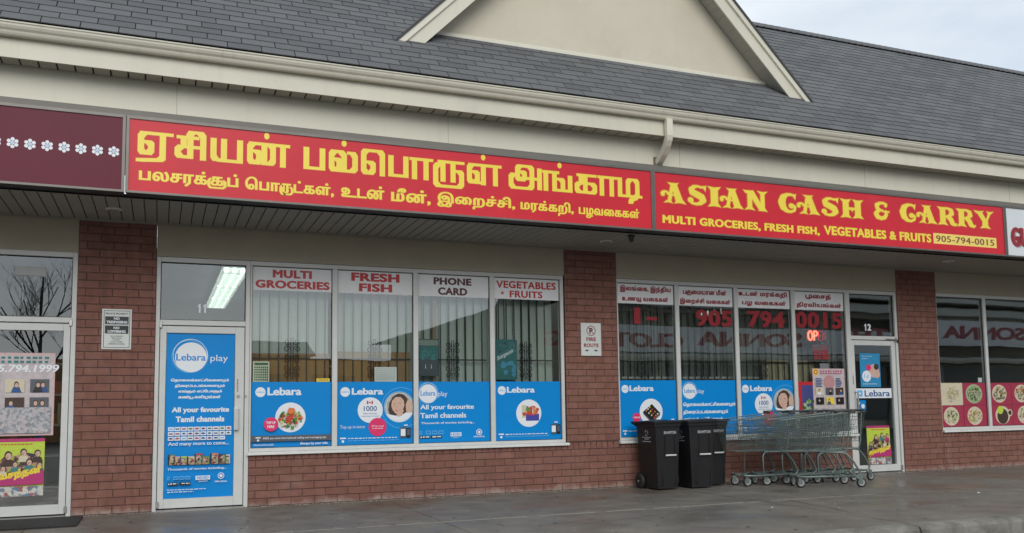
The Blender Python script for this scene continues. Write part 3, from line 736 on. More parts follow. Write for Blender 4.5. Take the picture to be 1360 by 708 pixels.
def bigtamil(seq, x0, x1, zb, H, parent):
    gap = .10; tot = sum(BT[g][2] if g != ' ' else .75 for g in seq) + 0; k = (x1 - x0) / tot / H
    V, F = [], []; V2, F2 = [], []; x = 0
    for g in seq:
        if g == ' ': x += .75; continue
        st, dots, adv = BT[g]
        for (w, h, dr, VV, FF) in ((.335, .14, .15, V, F), (.365, .172, .165, V2, F2)):
            cs = pen(st, w, h) + [[(d[0] + dr * cos(a * pi / 8) / 1.0, d[1] + dr * sin(a * pi / 8)) for a in range(16)] for d in dots]
            vs, fs = fill(cs); b = len(VV)
            VV += [(x0 + (x + p[0]) * H * k, p[1] * H + zb) for p in vs]; FF += [tuple(b + i for i in f) for f in fs]
        x += adv
    MB().add([(p[0], SY - .0042, p[1]) for p in V2], F2).build('letter_outline', YOUT, parent)
    MB().add([(p[0], SY - .0052, p[1]) for p in V], F).build('lettering', YEL, parent)
H1 = .235
bigtamil(['ஏ', 'சி', 'ய', 'ன்'], -.265, 1.245, 3.735, H1, SGA)
bigtamil(['ப', 'ல்', 'ெ', 'ப', 'ா', 'ரு', 'ள்'], 1.385, 3.69, 3.735, H1, SGA)
bigtamil(['அ', 'ங்', 'க', 'ா', 'டி'], 3.775, 5.575, 3.735, H1, SGA)
def dbl(s, x0, x1, z0, z1, parent, b=(.045, .02), e=.018, M=YEL, MO=YOUT, y=SY, track=.03):
    if MO: text(parent, s, MO, x0 - .005, x1 + .005, z0 - .005, z1 + .005, y - .0042, (b[0] + e, b[1] + e), track=track, name='letter_outline')
    text(parent, s, M, x0, x1, z0, z1, y - .0052, b, track=track)
for s, a, b, lo, hi in (('பலசரக்குப்', -.24, .72, 3.435, 3.605), ('பொருட்கள்,', .79, 1.72, 3.425, 3.595), ('உடன்', 1.80, 2.28, 3.455, 3.605), ('மீன்,', 2.36, 2.82, 3.43, 3.605), ('இறைச்சி,', 2.90, 3.86, 3.43, 3.605), ('மரக்கறி,', 3.93, 4.63, 3.43, 3.60), ('பழவகைகள்', 4.70, 5.545, 3.43, 3.59)):
    dbl(s, a, b, lo, hi, SGA)
# --- ASIAN CASH & CARRY: heavy letters with flared terminals and curled spurs
def flare(x, y, up, w): s = 1 if up else -1; return [(x - w * .5, y - s * .16), (x + w * .5, y - s * .16), (x + w * .82, y), (x + w * .2, y - s * .035), (x - w * .2, y - s * .035), (x - w * .82, y)]
def blob(cx, cy, r): return [(cx + r * cos(a * pi / 7), cy + r * sin(a * pi / 7)) for a in range(14)]
def ccw(c): return c if area(c) > 0 else c[::-1]
def curve(pts, ws):
    out = []
    for (a, b, wa, wb) in zip(pts[:-1], pts[1:], ws[:-1], ws[1:]):
        out.append(hull(blob(*a, wa / 2) + blob(*b, wb / 2)))
    return out
def arc(cx, cy, rx, ry, a0, a1, n=10): return [(cx + rx * cos(radians(a0 + (a1 - a0) * i / n)), cy + ry * sin(radians(a0 + (a1 - a0) * i / n))) for i in range(n + 1)]
def bow(n, a, b): return [a + (b - a) * sin(pi * i / n) for i in range(n + 1)]
AL = {}
spurA = curve(arc(.10, .42, .16, .12, 200, 20, 6), [.10, .12, .13, .12, .10, .08, .08]) + curve([(.20, .44), (.46, .40)], [.09, .08]) + [blob(-.02, .40, .085)]
AL['A'] = ([hull([(.34, .98), (.60, .98), (.92, .04), (.58, .04)]), hull([(.36, .98), (.50, .98), (.34, .06), (.18, .06)]), [(.02, 0), (.22, .04), (.42, 0), (.34, .12), (.14, .12)], [(.48, 0), (.72, .045), (1.02, 0), (.90, .16), (.62, .16)], [(.20, 1.0), (.46, .96), (.70, 1.0), (.60, .86), (.34, .86)]] + spurA, 1.02)
AL['I'] = ([hull([(.10, .12), (.44, .12), (.44, .88), (.10, .88)]), [(-.04, 0), (.27, .045), (.58, 0), (.44, .18), (.10, .18)], [(-.04, 1), (.10, .82), (.44, .82), (.58, 1), (.27, .955)]], .58)
AL['N'] = ([hull([(.14, .10), (.36, .10), (.36, .9), (.14, .9)]), hull([(.10, .98), (.44, .98), (.98, .04), (.70, .04)]), hull([(.78, .06), (.98, .06), (.98, .9), (.78, .9)]), [(-.02, 0), (.24, .045), (.50, 0), (.36, .16), (.14, .16)], [(.62, 1), (.88, .955), (1.14, 1), (.98, .84), (.78, .84)], [(-.06, 1), (.20, .955), (.42, 1), (.36, .84), (.06, .84)], [(.66, 0), (.98, 0), (1.1, -.02), (.98, .16), (.78, .16)]], 1.12)
AL['H'] = ([hull([(.12, .1), (.42, .1), (.42, .9), (.12, .9)]), hull([(.74, .1), (1.04, .1), (1.04, .9), (.74, .9)]), hull([(.4, .44), (.8, .44), (.8, .56), (.4, .56)]), [(.5, .48), (.6, .34), (.66, .48)], [(-.02, 0), (.27, .045), (.54, 0), (.42, .17), (.12, .17)], [(.62, 0), (.89, .045), (1.18, 0), (1.04, .17), (.74, .17)], [(-.02, 1), (.12, .83), (.42, .83), (.54, 1), (.27, .955)], [(.62, 1), (.74, .83), (1.04, .83), (1.18, 1), (.89, .955)]], 1.2)
AL['S'] = (curve([(.84, .93), (.66, .90), (.50, .94), (.32, .90), (.20, .76), (.26, .62), (.46, .53), (.66, .43), (.74, .27), (.62, .12), (.42, .06), (.22, .10), (.12, .24)], [.10, .10, .10, .16, .24, .30, .32, .32, .28, .18, .12, .12, .14]) + [blob(.16, .24, .13), ccw([(.72, .92), (.90, 1.0), (.86, .70)])], .94)
AL['C'] = (curve([(.82, .90), (.64, .94), (.46, .92), (.28, .78), (.20, .52), (.26, .26), (.42, .09), (.62, .05), (.80, .14), (.84, .32), (.70, .42)], [.10, .12, .16, .28, .34, .30, .18, .12, .12, .12, .12]) + [blob(.66, .36, .13), ccw([(.72, .9), (.90, .99), (.86, .68)])], .98)
AL['R'] = ([hull([(.12, .1), (.42, .1), (.42, .9), (.12, .9)]), [(-.02, 0), (.27, .045), (.54, 0), (.42, .17), (.12, .17)], [(-.02, 1), (.12, .83), (.42, .83), (.42, .98)]] + curve([(.3, .94), (.58, .94), (.76, .84), (.78, .68), (.66, .54), (.44, .48)], [.1, .12, .22, .26, .16, .1]) + curve([(.56, .46), (.72, .34), (.80, .14), (.96, .04), (1.04, .10)], [.2, .26, .26, .12, .08]), 1.0)
AL['Y'] = ([hull([(.08, .94), (.40, .94), (.70, .42), (.44, .38)]), hull([(.80, .94), (.96, .94), (.72, .44), (.60, .40)]), hull([(.42, .1), (.74, .1), (.74, .45), (.42, .45)]), [(.28, 0), (.58, .045), (.88, 0), (.74, .17), (.42, .17)], [(-.06, 1), (.08, .84), (.40, .86), (.52, 1), (.22, .955)], [(.68, 1), (.78, .84), (.96, .86), (1.10, 1), (.88, .96)]], 1.1)
AL['&'] = (curve([(.88, .88), (.70, .94), (.46, .92), (.28, .80), (.30, .64), (.46, .54), (.62, .52)], [.10, .14, .16, .24, .22, .12, .1]) + curve([(.52, .52), (.32, .46), (.22, .30), (.30, .14), (.52, .06), (.74, .12), (.84, .30), (.82, .46)], [.12, .2, .28, .26, .2, .2, .2, .16]) + [hull([(.60, .42), (1.04, .42), (1.04, .50), (.60, .50)]), blob(.82, .80, .09)], 1.12)
def fancy(word, x0, x1, z0, z1, parent, thick=.0):
    tot = sum(AL[c][1] + .06 for c in word) - .06; sx = (x1 - x0) / tot; sz = z1 - z0; V, F = [], []; V2, F2 = [], []; x = 0
    for ch in word:
        cs, adv = AL[ch]
        for VV, FF, e in ((V, F, .0), (V2, F2, .035)):
            vs, fs = fill([ccw(grow(ccw(c), 1, e, e)) if e else ccw(c) for c in cs]); b = len(VV)
            VV += [(x0 + (x + p[0]) * sx, SY - (.0052 if e == 0 else .0042), z0 + p[1] * sz) for p in vs]; FF += [tuple(b + i for i in f) for f in fs]
        x += adv + .06
    MB().add(V2, F2).build('letter_outline', YOUT, parent); MB().add(V, F).build('lettering', YEL, parent)
fancy('ASIAN', 5.905, 7.53, 3.705, 3.975, SGB); fancy('CASH', 7.70, 9.20, 3.715, 3.985, SGB); fancy('&', 9.36, 9.70, 3.735, 3.99, SGB); fancy('CARRY', 9.86, 11.76, 3.735, 4.005, SGB)
dbl('MULTI GROCERIES, FRESH FISH,', 5.885, 8.395, 3.425, 3.545, SGB, b=(.055, .03), e=.02, track=.05)
dbl('VEGETABLES & FRUITS', 8.47, 10.455, 3.452, 3.578, SGB, b=(.055, .03), e=.02, track=.05)
p = Print(SY - .0042); p.rect(10.50, 11.788, 3.445, 3.602, YPAN); p.txt('905-794-0015', 10.55, 11.74, 3.475, 3.572, BROWNL, (.03, .012), track=.05); p.build('phone_panel', SGB)
text(SGC, 'GU', LDRED, 12.10, 12.50, 3.49, 3.80, SY - .006, (.13, .04), track=.08)
text(SGC, 'GU', mat('print_shadow_grey', (.35, .33, .33), .5, 0), 12.125, 12.525, 3.475, 3.785, SY - .0045, (.13, .04), track=.08, name='letter_shadow')

# ================================================================== windows and doors
FY = .0                                         # outer face of frames is a little behind the brick
def window(x0, x1, z0, z1, mull, sill=True):
    Wn = bpy.data.objects.new('window', None); link(Wn, BL)
    def fr(a, b, c_, d, n='frame', y0=.018, y1=.11): return bevel(MB().box(a, b, y0, y1, c_, d).build(n, WHITE, Wn), .003, 1)
    fr(x0, x1, z1 - .052, z1); fr(x0, x1, z0, z0 + .042)
    edges = [x0] + [e for ab in mull for e in ab] + [x1]
    fr(x0, x0 + .02, z0 + .0425, z1 - .0525); fr(x1 - .046, x1, z0 + .0425, z1 - .0525)
    for a, b in mull: fr(a, b, z0 + .0425, z1 - .0525, 'mullion')
    bays = []; a = x0 + .02
    for m0, m1 in mull: bays.append((a, m0)); a = m1
    bays.append((a, x1 - .046))
    for a, b in bays:
        MB().box(a - .004, b + .004, .060, .066, z0 + .03, z1 - .04).build('pane', GLASS, Wn)
        for q in ((a, a + .007, z0 + .043, z1 - .053), (b - .007, b, z0 + .043, z1 - .053), (a + .0071, b - .0071, z1 - .060, z1 - .053), (a + .0071, b - .0071, z0 + .043, z0 + .049)):
            MB().box(q[0], q[1], .046, .0585, q[2], q[3]).build('gasket', GASKET, Wn)
    if sill:
        bevel(MB().prof([(-.045, z0 - .038), (-.045, z0 - .006), (-.02, z0 - .001), (.10, z0 - .001), (.10, z0 - .038)], x0 - .02, x1 + .03).build('sill', SILLW, Wn), .003, 1)
    return Wn, bays
W1, B1 = window(.988, 5.145, .642, 2.932, [(1.97, 2.035), (3.010, 3.073), (4.063, 4.128)])
W2, B2 = window(5.982, 10.205, .642, 2.932, [(6.95, 7.015), (7.989, 8.055), (9.053, 9.118), (10.117, 10.1175)])
W3, B3 = window(12.055, 17.4, .655, 2.945, [(13.149, 13.215), (14.30, 14.365), (15.45, 15.515), (16.6, 16.665)])
def door(x0, x1, glx0, glx1, xl, num, handle_x, poster=False, tb=2.195, hinge_left=True, lockx=None):
    # frame: jambs, transom bar; leaf: stiles, rails, glass
    D = bpy.data.objects.new('door', None); link(D, BL)
    def b(n, a, b_, y0, y1, c_, d, M=WHITE, par=D): return bevel(MB().box(a, b_, y0, y1, c_, d).build(n, M, par), .003, 1)
    b('jamb', x0, x0 + .045, .02, .14, 0, 2.932); b('jamb', x1 - .05, x1, .02, .14, 0, 2.932)
    b('header', x0 + .0455, x1 - .0505, .02, .14, 2.875, 2.932); b('transom_bar', x0 + .0455, x1 - .0505, .02, .14, 2.135, tb)
    MB().box(x0 + .04, x1 - .045, .066, .072, tb - .01, 2.88).build('transom_glass', GLASS, D)
    for q in ((x0 + .046, x0 + .055, tb, 2.875), (x1 - .060, x1 - .051, tb, 2.875), (x0 + .0551, x1 - .0601, 2.866, 2.8745), (x0 + .0551, x1 - .0601, tb + .0005, tb + .009)): MB().box(q[0], q[1], .05, .0655, q[2], q[3]).build('gasket', GASKET, D)
    LF = bpy.data.objects.new('door_leaf', None); link(LF, D)
    a0, a1 = x0 + .052, x1 - .057
    b('stile', a0, glx0, .035, .085, .03, 2.125, par=LF); b('stile', glx1, a1, .035, .085, .03, 2.125, par=LF)
    b('rail', glx0 + .0005, glx1 - .0005, .035, .085, 2.045, 2.125, par=LF); b('rail', glx0 + .0005, glx1 - .0005, .035, .085, .03, .135, par=LF)
    MB().box(glx0 - .004, glx1 + .004, .060, .066, .13, 2.05).build('glass', DGLASS if poster else GLASS, LF)
    MB().box(x0 + .0455, x1 - .0505, .0, .14, 0, .018).build('threshold', STEEL, D)
    MB().box(x0 + .0455, x1 - .0505, .086, .14, .018, .03).build('shadow_gap', DARKGAP, D)
    hx = a0 - .012 if hinge_left else a1 - .012
    for z in (2.10, .04): b('pivot', hx, hx + .03, .005, .034, z, z + .075, STEEL, D)
    # pull handle on the other stile
    return D, LF
D10, L10 = door(-2.35, -.884, -2.2, -1.008, 0, '', 0, hinge_left=False)
D11, L11 = door(-.062, .985, .058, .822, 0, '', 0)
D12, L12 = door(10.1185, 11.188, 10.277, 11.052, 0, '', 0, hinge_left=False)
def plate(par, x0, x1, z0, z1): bevel(MB().box(x0, x1, -.012, .0345, z0, z1).build('handle', mat('aluminium_handle', (.58, .58, .57), .35, .05, 5, metal=.3), par), .006)
plate(D11, .815, .868, .905, 1.165)
MB().cyl((.862, .028, 1.306), (0, 1, 0), .017, .016, 14).build('lock', STEEL, D11)
MB().cyl((.945, .012, 1.306), (0, 1, 0), .013, .014, 12).build('lock', STEEL, D11)
for k in range(7): MB().box(.846, .862, .0325, .0345, 1.36 + k * .022, 1.372 + k * .022).build('vinyl_mark', PGREY, D11)
MB().tube([(10.245, .03, 1.00), (10.245, -.03, 1.02), (10.245, -.03, 1.28), (10.245, .03, 1.30)], .012, 8).build('handle', STEEL, D12)
MB().box(10.205, 10.225, .030, .0345, 1.42, 1.56).build('lock_slot', PBLACK, D12)
MB().box(11.155, 11.184, .004, .0195, 2.095, 2.14).build('closer_cap', BLACKM, D12)
MB().tube([(11.15, .0, 2.14), (10.9, -.004, 2.150), (11.0, .012, 2.152)], .005, 5).build('closer_arm', BLACKM, D12)
PY = .0585                                       # posters stick to the outer face of the panes
def one(x, z0, h, w): return [(x + w * .45, z0), (x + w, z0), (x + w, z0 + h), (x + w * .6, z0 + h), (x, z0 + h * .74), (x, z0 + h * .58), (x + w * .45, z0 + h * .72)]
def numtxt(par, s, x0, x1, z0, z1):
    ws = (x1 - x0) / 2
    for i, ch in enumerate(s):
        if ch == '1': MB().add([(p[0], .0575, p[1]) for p in one(x0 + i * ws + .008, z0, z1 - z0, ws * .55)], [tuple(range(7))]).build('unit_number', WPRINT, par)
        else: numtx2(par, ch, x0 + i * ws, x1, z0, z1)
def numtx2(par, s, x0, x1, z0, z1): text(par, s, WPRINT, x0, x1, z0, z1, .0575, (.07, .04), name='unit_number')
numtxt(D11, '11', .385, .505, 2.29, 2.395); numtxt(D12, '12', 10.515, 10.665, 2.285, 2.395)

# header boards behind the top of each pane
def header(bay, lines, M, label, b=(.058, .042), z0=2.588, z1=2.876):
    x0, x1 = bay; o = MB().box(x0 + .008, x1 - .008, PY - .003, PY, z0, z1).build('header_sign', GREYP); tag(o, label, 'window sign', 'header signs over the windows')
    for (s, a, b_, c_, d) in lines:
        w = x1 - x0; text(o, s, M, x0 + a * w, x0 + b_ * w, c_, d, PY - .0036, b, track=.04)
header(B1[0], [('MULTI', .25, .74, 2.745, 2.845), ('GROCERIES', .04, .97, 2.615, 2.715)], LRED, 'grey header board reading MULTI GROCERIES in red')
header(B1[1], [('FRESH', .18, .82, 2.745, 2.855), ('FISH', .28, .72, 2.615, 2.72)], LRED, 'grey header board reading FRESH FISH in red')
header(B1[2], [('PHONE', .22, .75, 2.745, 2.84), ('CARD', .28, .69, 2.61, 2.71)], mat('letter_maroon_black', (.10, .02, .03), .4, .05), 'grey header board reading PHONE CARD in dark red')
header(B1[3], [('VEGETABLES', .04, .95, 2.735, 2.835), ('&', .11, .16, 2.65, 2.69), ('FRUITS', .24, .74, 2.61, 2.705)], LRED, 'grey header board reading VEGETABLES & FRUITS in red', b=(.04, .03))
header(B2[0], [('இலங்கை, இந்திய', .06, .95, 2.745, 2.85), ('உணவு வகைகள்', .09, .90, 2.61, 2.70)], LDRED, 'header board with Tamil lettering, nearest the fire route sign')
header(B2[1], [('பசுமையான மீன்', .10, .88, 2.74, 2.84), ('இறைச்சி வகைகள்', .04, .95, 2.60, 2.70)], LDRED, 'header board with Tamil lettering, second from the fire route sign')
header(B2[2], [('உடன் மரக்கறி', .04, .95, 2.745, 2.85), ('பழ வகைகள்', .10, .92, 2.61, 2.71)], LDRED, 'header board with Tamil lettering above the pane left of the neon sign')
header(B2[3], [('பூசைத்', .24, .75, 2.745, 2.85), ('திரவியங்கள்', .06, .95, 2.61, 2.71)], LDRED, 'header board with Tamil lettering beside door number 12')

def collage(name, cols, scale):
    M = bpy.data.materials.new(name); M.use_nodes = True; nt = M.node_tree; N = nt.nodes; L = nt.links; b = N['Principled BSDF']; b.inputs['Roughness'].default_value = .45
    geo = N.new('ShaderNodeNewGeometry'); v = N.new('ShaderNodeTexVoronoi'); v.inputs['Scale'].default_value = scale; v.inputs['Randomness'].default_value = 1
    n = N.new('ShaderNodeTexNoise'); n.inputs['Scale'].default_value = scale * 1.2; n.inputs['Detail'].default_value = 5
    ad = N.new('ShaderNodeVectorMath'); ad.operation = 'MULTIPLY_ADD'; ad.inputs[1].default_value = (.05, .05, .05); L.new(n.outputs['Color'], ad.inputs[0]); L.new(geo.outputs['Position'], ad.inputs[2])
    L.new(ad.outputs[0], v.inputs['Vector']); sp = N.new('ShaderNodeSeparateColor'); L.new(v.outputs['Color'], sp.inputs[0])
    r = N.new('ShaderNodeValToRGB'); r.color_ramp.interpolation = 'CONSTANT'; e = r.color_ramp.elements
    while len(e) < len(cols): e.new(.5)
    for i, c in enumerate(cols): e[i].position = i / len(cols); e[i].color = (*c, 1)
    L.new(sp.outputs[0], r.inputs['Fac']); L.new(r.outputs['Color'], b.inputs['Base Color']); MATS[name] = M; return M
CROWD = collage('print_crowd', [(.05, .03, .02), (.42, .24, .16), (.10, .05, .06), (.30, .38, .06), (.5, .3, .2), (.03, .03, .05), (.22, .04, .10)], 26)
FILMS = collage('print_film_strip', [(.05, .03, .02), (.42, .24, .16), (.45, .06, .05), (.30, .38, .16), (.5, .42, .3), (.03, .03, .05), (.10, .22, .3)], 48)
PALEC = collage('print_pale_crowd', [(.45, .44, .46), (.30, .33, .36), (.52, .48, .48), (.22, .24, .26), (.48, .40, .42)], 45)
ADS = collage('print_adverts', [(.55, .55, .5), (.2, .22, .25), (.6, .58, .5), (.35, .1, .1), (.12, .2, .3), (.5, .5, .45)], 30)
# ---------------------------------------------------------------- blue posters
def poster(x0, x1, z0, z1, label, M=BLUE, y=PY, name='poster', grp='blue window posters'):
    o = MB().box(x0, x1, y - .002, y, z0, z1).build(name, M); tag(o, label, 'poster', grp); return o
class Rel:
    def __init__(s, o, x0, x1, z0, z1, y=PY - .0021): s.o = o; s.x0 = x0; s.w = x1 - x0; s.z1 = z1; s.h = z1 - z0; s.p = Print(y)
    def X(s, u): return s.x0 + u * s.w
    def Z(s, v): return s.z1 - v * s.h
    def t(s, t, u0, u1, v0, v1, M=WPRINT, b=(0, 0), keep=False, align='c', track=0): s.p.txt(t, s.X(u0), s.X(u1), s.Z(v1), s.Z(v0), M, b, keep, align, track); return s
    def d(s, u, v, r, M): s.p.disc(s.X(u), s.Z(v), r * s.w, M); return s
    def r(s, u0, u1, v0, v1, M): s.p.rect(s.X(u0), s.X(u1), s.Z(v1), s.Z(v0), M); return s
    def rg(s, u, v, r0, r1, M): s.p.ring(s.X(u), s.Z(v), r0 * s.w, r1 * s.w, M); return s
    def end(s, n='picture'): return s.p.build(n, s.o)
def logo(R, u=.115, v=.155, r=.062, tu0=.2, tu1=.62, tv0=.085, tv1=.205):
    R.d(u, v, r, WPRINT); R.t('Lebara', u - r * .8, u + r * .8, v - .018, v + .012, PBLUE, (.02, .01))
    R.t('Lebara', tu0, tu1, tv0, tv1, WPRINT, (.035, .03), track=-.01)
def smalltext(R, u0, u1, v, h, M=WPRINT, words=9):     # unreadably small print: a row of tiny word marks
    rr = random.Random(int((u0 + v) * 1000)); u = u0
    while u < u1:
        w = rr.uniform(.02, .06); R.r(u, min(u + w, u1), v, v + h * rr.uniform(.7, 1), M); u += w + .012
def thumbmark(R, u, v, s=1): R.r(u, u + .075 * s, v, v + .022 * s, WPRINT); R.d(u + .037 * s, v + .06 * s, .017 * s, WPRINT)
def phones(R, u, v): 
    R.r(u, u + .075, v, v + .17, PGREY); R.r(u + .006, u + .068, v + .03, v + .14, WPRINT); R.r(u + .08, u + .14, v + .01, v + .17, PBLACK); R.r(u + .088, u + .132, v + .03, v + .13, PGREY)
    R.r(u + .05, u + .10, v - .04, v - .02, WPRINT)
def salad(R, u, v, r):
    R.d(u, v, r, WPRINT); X, Z, w = R.X(u), R.Z(v), R.w
    for k in range(120):
        a = random.uniform(0, 2 * pi); q = math.sqrt(random.random()) * r * .74 * w; s = random.uniform(.05, .13) * r * w
        R.p.blob(X + q * cos(a), Z + q * sin(a) * .85 - r * w * .12, s, random.choice([PGREEN, PDGREEN, PGREEN, PTOM, PORANGE, PYG, PCREAM, PTOM]))
    R.p.blob(X + .02 * r * w, Z + r * w * .45, r * w * .28, PORANGE); R.p.blob(X - .06 * r * w, Z - r * w * .05, r * w * .24, PTOM)
def lady(R, u, v, r):
    X, Z, w = R.X(u), R.Z(v), R.w * r; P = R.p
    P.disc(X, Z, w, mat('print_photo_grey', (.40, .42, .42), .5, .3, 25)); cl = lambda x, z: (X + x * w, Z + z * w)
    P.poly([cl(*q) for q in ((-.72, -.2), (-.66, .25), (-.42, .66), (-.05, .86), (.3, .78), (.52, .55), (.66, .2), (.62, -.3), (.3, -.45), (-.3, -.55), (-.62, -.5))], HAIR)
    P.poly([cl(*q) for q in ((-.9, -.42), (-.5, -.50), (0, -.62), (.45, -.35), (.9, -.40), (.72, -.68), (.3, -.94), (-.2, -.97), (-.66, -.74))], WPRINT)
    P.poly([cl(*q) for q in ((-.15, -.6), (.18, -.58), (.3, -.2), (-.2, -.2))], SKIN)
    P.poly([cl(*q) for q in ((-.52, .05), (-.48, .38), (-.25, .62), (.08, .64), (.3, .42), (.34, .08), (.22, -.22), (0, -.44), (-.24, -.42), (-.42, -.22))], SKIN)
    P.poly([cl(*q) for q in ((.45, -.3), (.42, .15), (.55, .45), (.78, .35), (.86, 0), (.72, -.35))], SKIN)
    for a, b in ((-.3, .17), (.05, .2)): P.poly([cl(a - .07, b), cl(a, b + .035), cl(a + .07, b), cl(a, b - .015)], PBLACK)
    P.poly([cl(-.27, -.14), cl(-.1, -.19), (cl(.1, -.11)), cl(-.06, -.29), cl(-.2, -.25)], PTOM); P.poly([cl(-.23, -.16), cl(-.09, -.205), cl(.06, -.14), cl(-.07, -.25)], WPRINT)
    P.poly([cl(-.16, .06), cl(-.08, .0), cl(-.18, -.03)], mat('print_skin_shade', (.42, .23, .17), .5, 0)); R.rg(u, v, r * .96, r * 1.0, PBLUE); R.rg(u, v, r * .86, r * .885, WPRINT)
def icons(R, v, u0=.05):
    for k in range(4): R.r(u0 + k * .085, u0 + k * .085 + (.03 if k == 0 else .065), v, v + .055, PBLUE); R.r(u0 + .006 + k * .085, u0 + k * .085 + (.024 if k == 0 else .059), v + .01, v + .045, BLUE)
    R.r(u0, u0 + .14, v + .08, v + .125, PBLACK); R.r(u0 + .15, u0 + .3, v + .08, v + .125, PBLACK); R.d(u0 + .02, v + .102, .01, WPRINT); smalltext(R, u0 + .04, u0 + .13, v + .09, .02); smalltext(R, u0 + .17, u0 + .29, v + .09, .02)
    R.r(u0 + .42, u0 + .57, v + .035, v + .10, WPRINT); R.t('HD/SD', u0 + .43, u0 + .56, v + .045, v + .09, BLUE, (.03, .02)); R.t('QUALITY', u0 + .45, u0 + .54, v + .11, v + .128, WPRINT)
    R.rg(u0 + .82, v + .04, .032, .042, WPRINT); R.d(u0 + .82, v + .04, .02, WPRINT); R.t('100% LEGAL', u0 + .74, u0 + .9, v + .10, v + .125, WPRINT, (.03, .02))
BZ0, BZ1 = .684, 1.473
def bay_poster(bay, label): x0, x1 = bay[0] + .002, bay[1] - .002; return Rel(poster(x0, x1, BZ0, BZ1, label), x0, x1, BZ0, BZ1)
R = bay_poster(B1[0], 'blue poster with salad and a pink TOP UP HERE disc, by door 11')
logo(R); salad(R, .486, .545, .188); R.d(.243, .645, .088, PINK); R.t('TOP UP', .185, .30, .60, .64, WPRINT, (.03, .02)); R.t('HERE', .2, .285, .66, .70, WPRINT, (.03, .02))
R.r(0, 1, .815, .905, PGREY); thumbmark(R, .06, .835, .8); R.t('FREE you own international calling and messaging app', .15, .93, .84, .878, WPRINT, (.01, 0)); R.t('lebaramobile.ca/talk', .04, .28, .935, .965, WPRINT); R.t('Always by your side', .6, .95, .925, .975, WPRINT, (.02, .02)); R.end()
def offer(R):
    R.rg(.845, .42, .262, .268, PBLUE); logo(R, .105, .16, .062, .19, .60, .10, .205); lady(R, .815, .405, .205); R.d(.43, .45, .165, WPRINT)
    R.r(.385, .405, .305, .355, LRED); R.r(.445, .465, .305, .355, LRED); R.d(.425, .33, .012, LRED); R.t('1000', .345, .515, .385, .465, DBLUE, (.01, .01)); R.t('free minutes', .34, .515, .49, .515, DBLUE); R.t('roaming minutes', .315, .545, .535, .56, DBLUE)
    R.d(.525, .72, .118, PINK); R.t('All Year round', .445, .605, .69, .715, WPRINT, (.01, 0)); R.t('on download', .455, .595, .725, .75, WPRINT, (.01, 0))
    R.t('Top up in-store', .04, .36, .685, .75, WPRINT); thumbmark(R, .04, .875); smalltext(R, .14, .78, .885, .016); smalltext(R, .14, .8, .925, .012, PBLUE); phones(R, .825, .73); R.end()
offer(bay_poster(B1[1], 'blue poster with a smiling lady and 1000 minutes, under FRESH FISH'))
def playlogo(R, u, v, r, tu, tw):
    R.rg(u - .01, v - .008, r * 1.1, r * 1.14, PBLUE); R.rg(u + .004, v - .012, r * 1.06, r * 1.09, WPRINT); R.d(u, v, r, WPRINT)
    R.t('Lebara', u - r * .82, u + r * .82, v - r * .32 * R.w / R.h, v + r * .22 * R.w / R.h, BLUE, (.02, .01)); R.t('play', tu, tu + tw, v - r * .25 * R.w / R.h, v + r * .45 * R.w / R.h, WPRINT)
R = bay_poster(B1[2], 'blue poster reading All your favourite Tamil channels, under PHONE CARD')
playlogo(R, .135, .195, .122, .27, .13); R.t('All your favourite', .03, .77, .375, .475, WPRINT, (.03, .02)); R.t('Tamil channels', .03, .66, .51, .595, WPRINT, (.03, .02)); R.t('Thousands of movies including...', .04, .78, .655, .70, WPRINT, (.02, .01)); icons(R, .80, .02); R.end()
R = bay_poster(B1[3], 'blue poster with a shopping basket in a white disc, under VEGETABLES & FRUITS')
logo(R, .105, .15, .06, .18, .6, .09, .19); R.d(.505, .54, .19, WPRINT)
for q in ((.40, .47, .40, .62, PCREAM), (.47, .50, .42, .60, PTEAL), (.46, .66, .55, .67, mat('print_basket_blue', (.06, .06, .34), .4, .2, 60)), (.50, .56, .44, .56, PTOM), (.57, .64, .46, .56, PORANGE)): R.r(*q)
R.rg(.56, .50, .055, .068, PTOM)
for k in range(10): R.p.blob(R.X(random.uniform(.42, .66)), R.Z(random.uniform(.44, .56)), .03, random.choice([PTOM, PCREAM, PORANGE, PGREEN]))
thumbmark(R, .05, .875); smalltext(R, .15, .78, .885, .016); smalltext(R, .15, .8, .925, .012, PBLUE); phones(R, .84, .73); R.end()
BZ1 = 1.486
R = bay_poster(B2[0], 'blue poster with a card reader in a white disc, behind the left bin')
logo(R, .105, .15, .06, .18, .6, .09, .19); R.d(.545, .56, .20, WPRINT)
K = lambda pts, M: R.p.poly([(R.X(a), R.Z(b)) for a, b in pts], M)
K([(.40, .56), (.56, .42), (.70, .58), (.55, .72)], PBLACK); K([(.41, .60), (.55, .76), (.70, .62), (.70, .58), (.55, .72), (.40, .56)], PGREY)
for i in range(4):
    for j in range(3): R.d(.46 + i * .045 + j * .03, .54 + i * .04 - j * .032, .012, [PORANGE, WPRINT, PYEL, PTOM][(i + j) % 4])
R.d(.29, .655, .07, PINK); R.t('TOP UP', .235, .345, .64, .67, WPRINT, (.03, .02)); thumbmark(R, .05, .875); smalltext(R, .15, .78, .885, .016); phones(R, .84, .73); R.end()
R = bay_poster(B2[1], 'blue poster with white Tamil lettering behind the two right bins')
playlogo(R, .16, .195, .115, .28, .14)
for i, s in enumerate(('தொலைக்காட்சிகளையும்', 'திரைப்படங்களையும்', 'எங்கும் எப்போதும்')): R.t(s, .04, [.98, .84, .74][i], .40 + i * .135, .49 + i * .135, WPRINT, (.05, .035))
R.t('கண்டு களியுங்கள்', .04, .70, .80, .88, WPRINT, (.05, .035)); R.end()
offer(bay_poster(B2[2], 'blue poster with a smiling lady, partly hidden behind the shopping carts'))
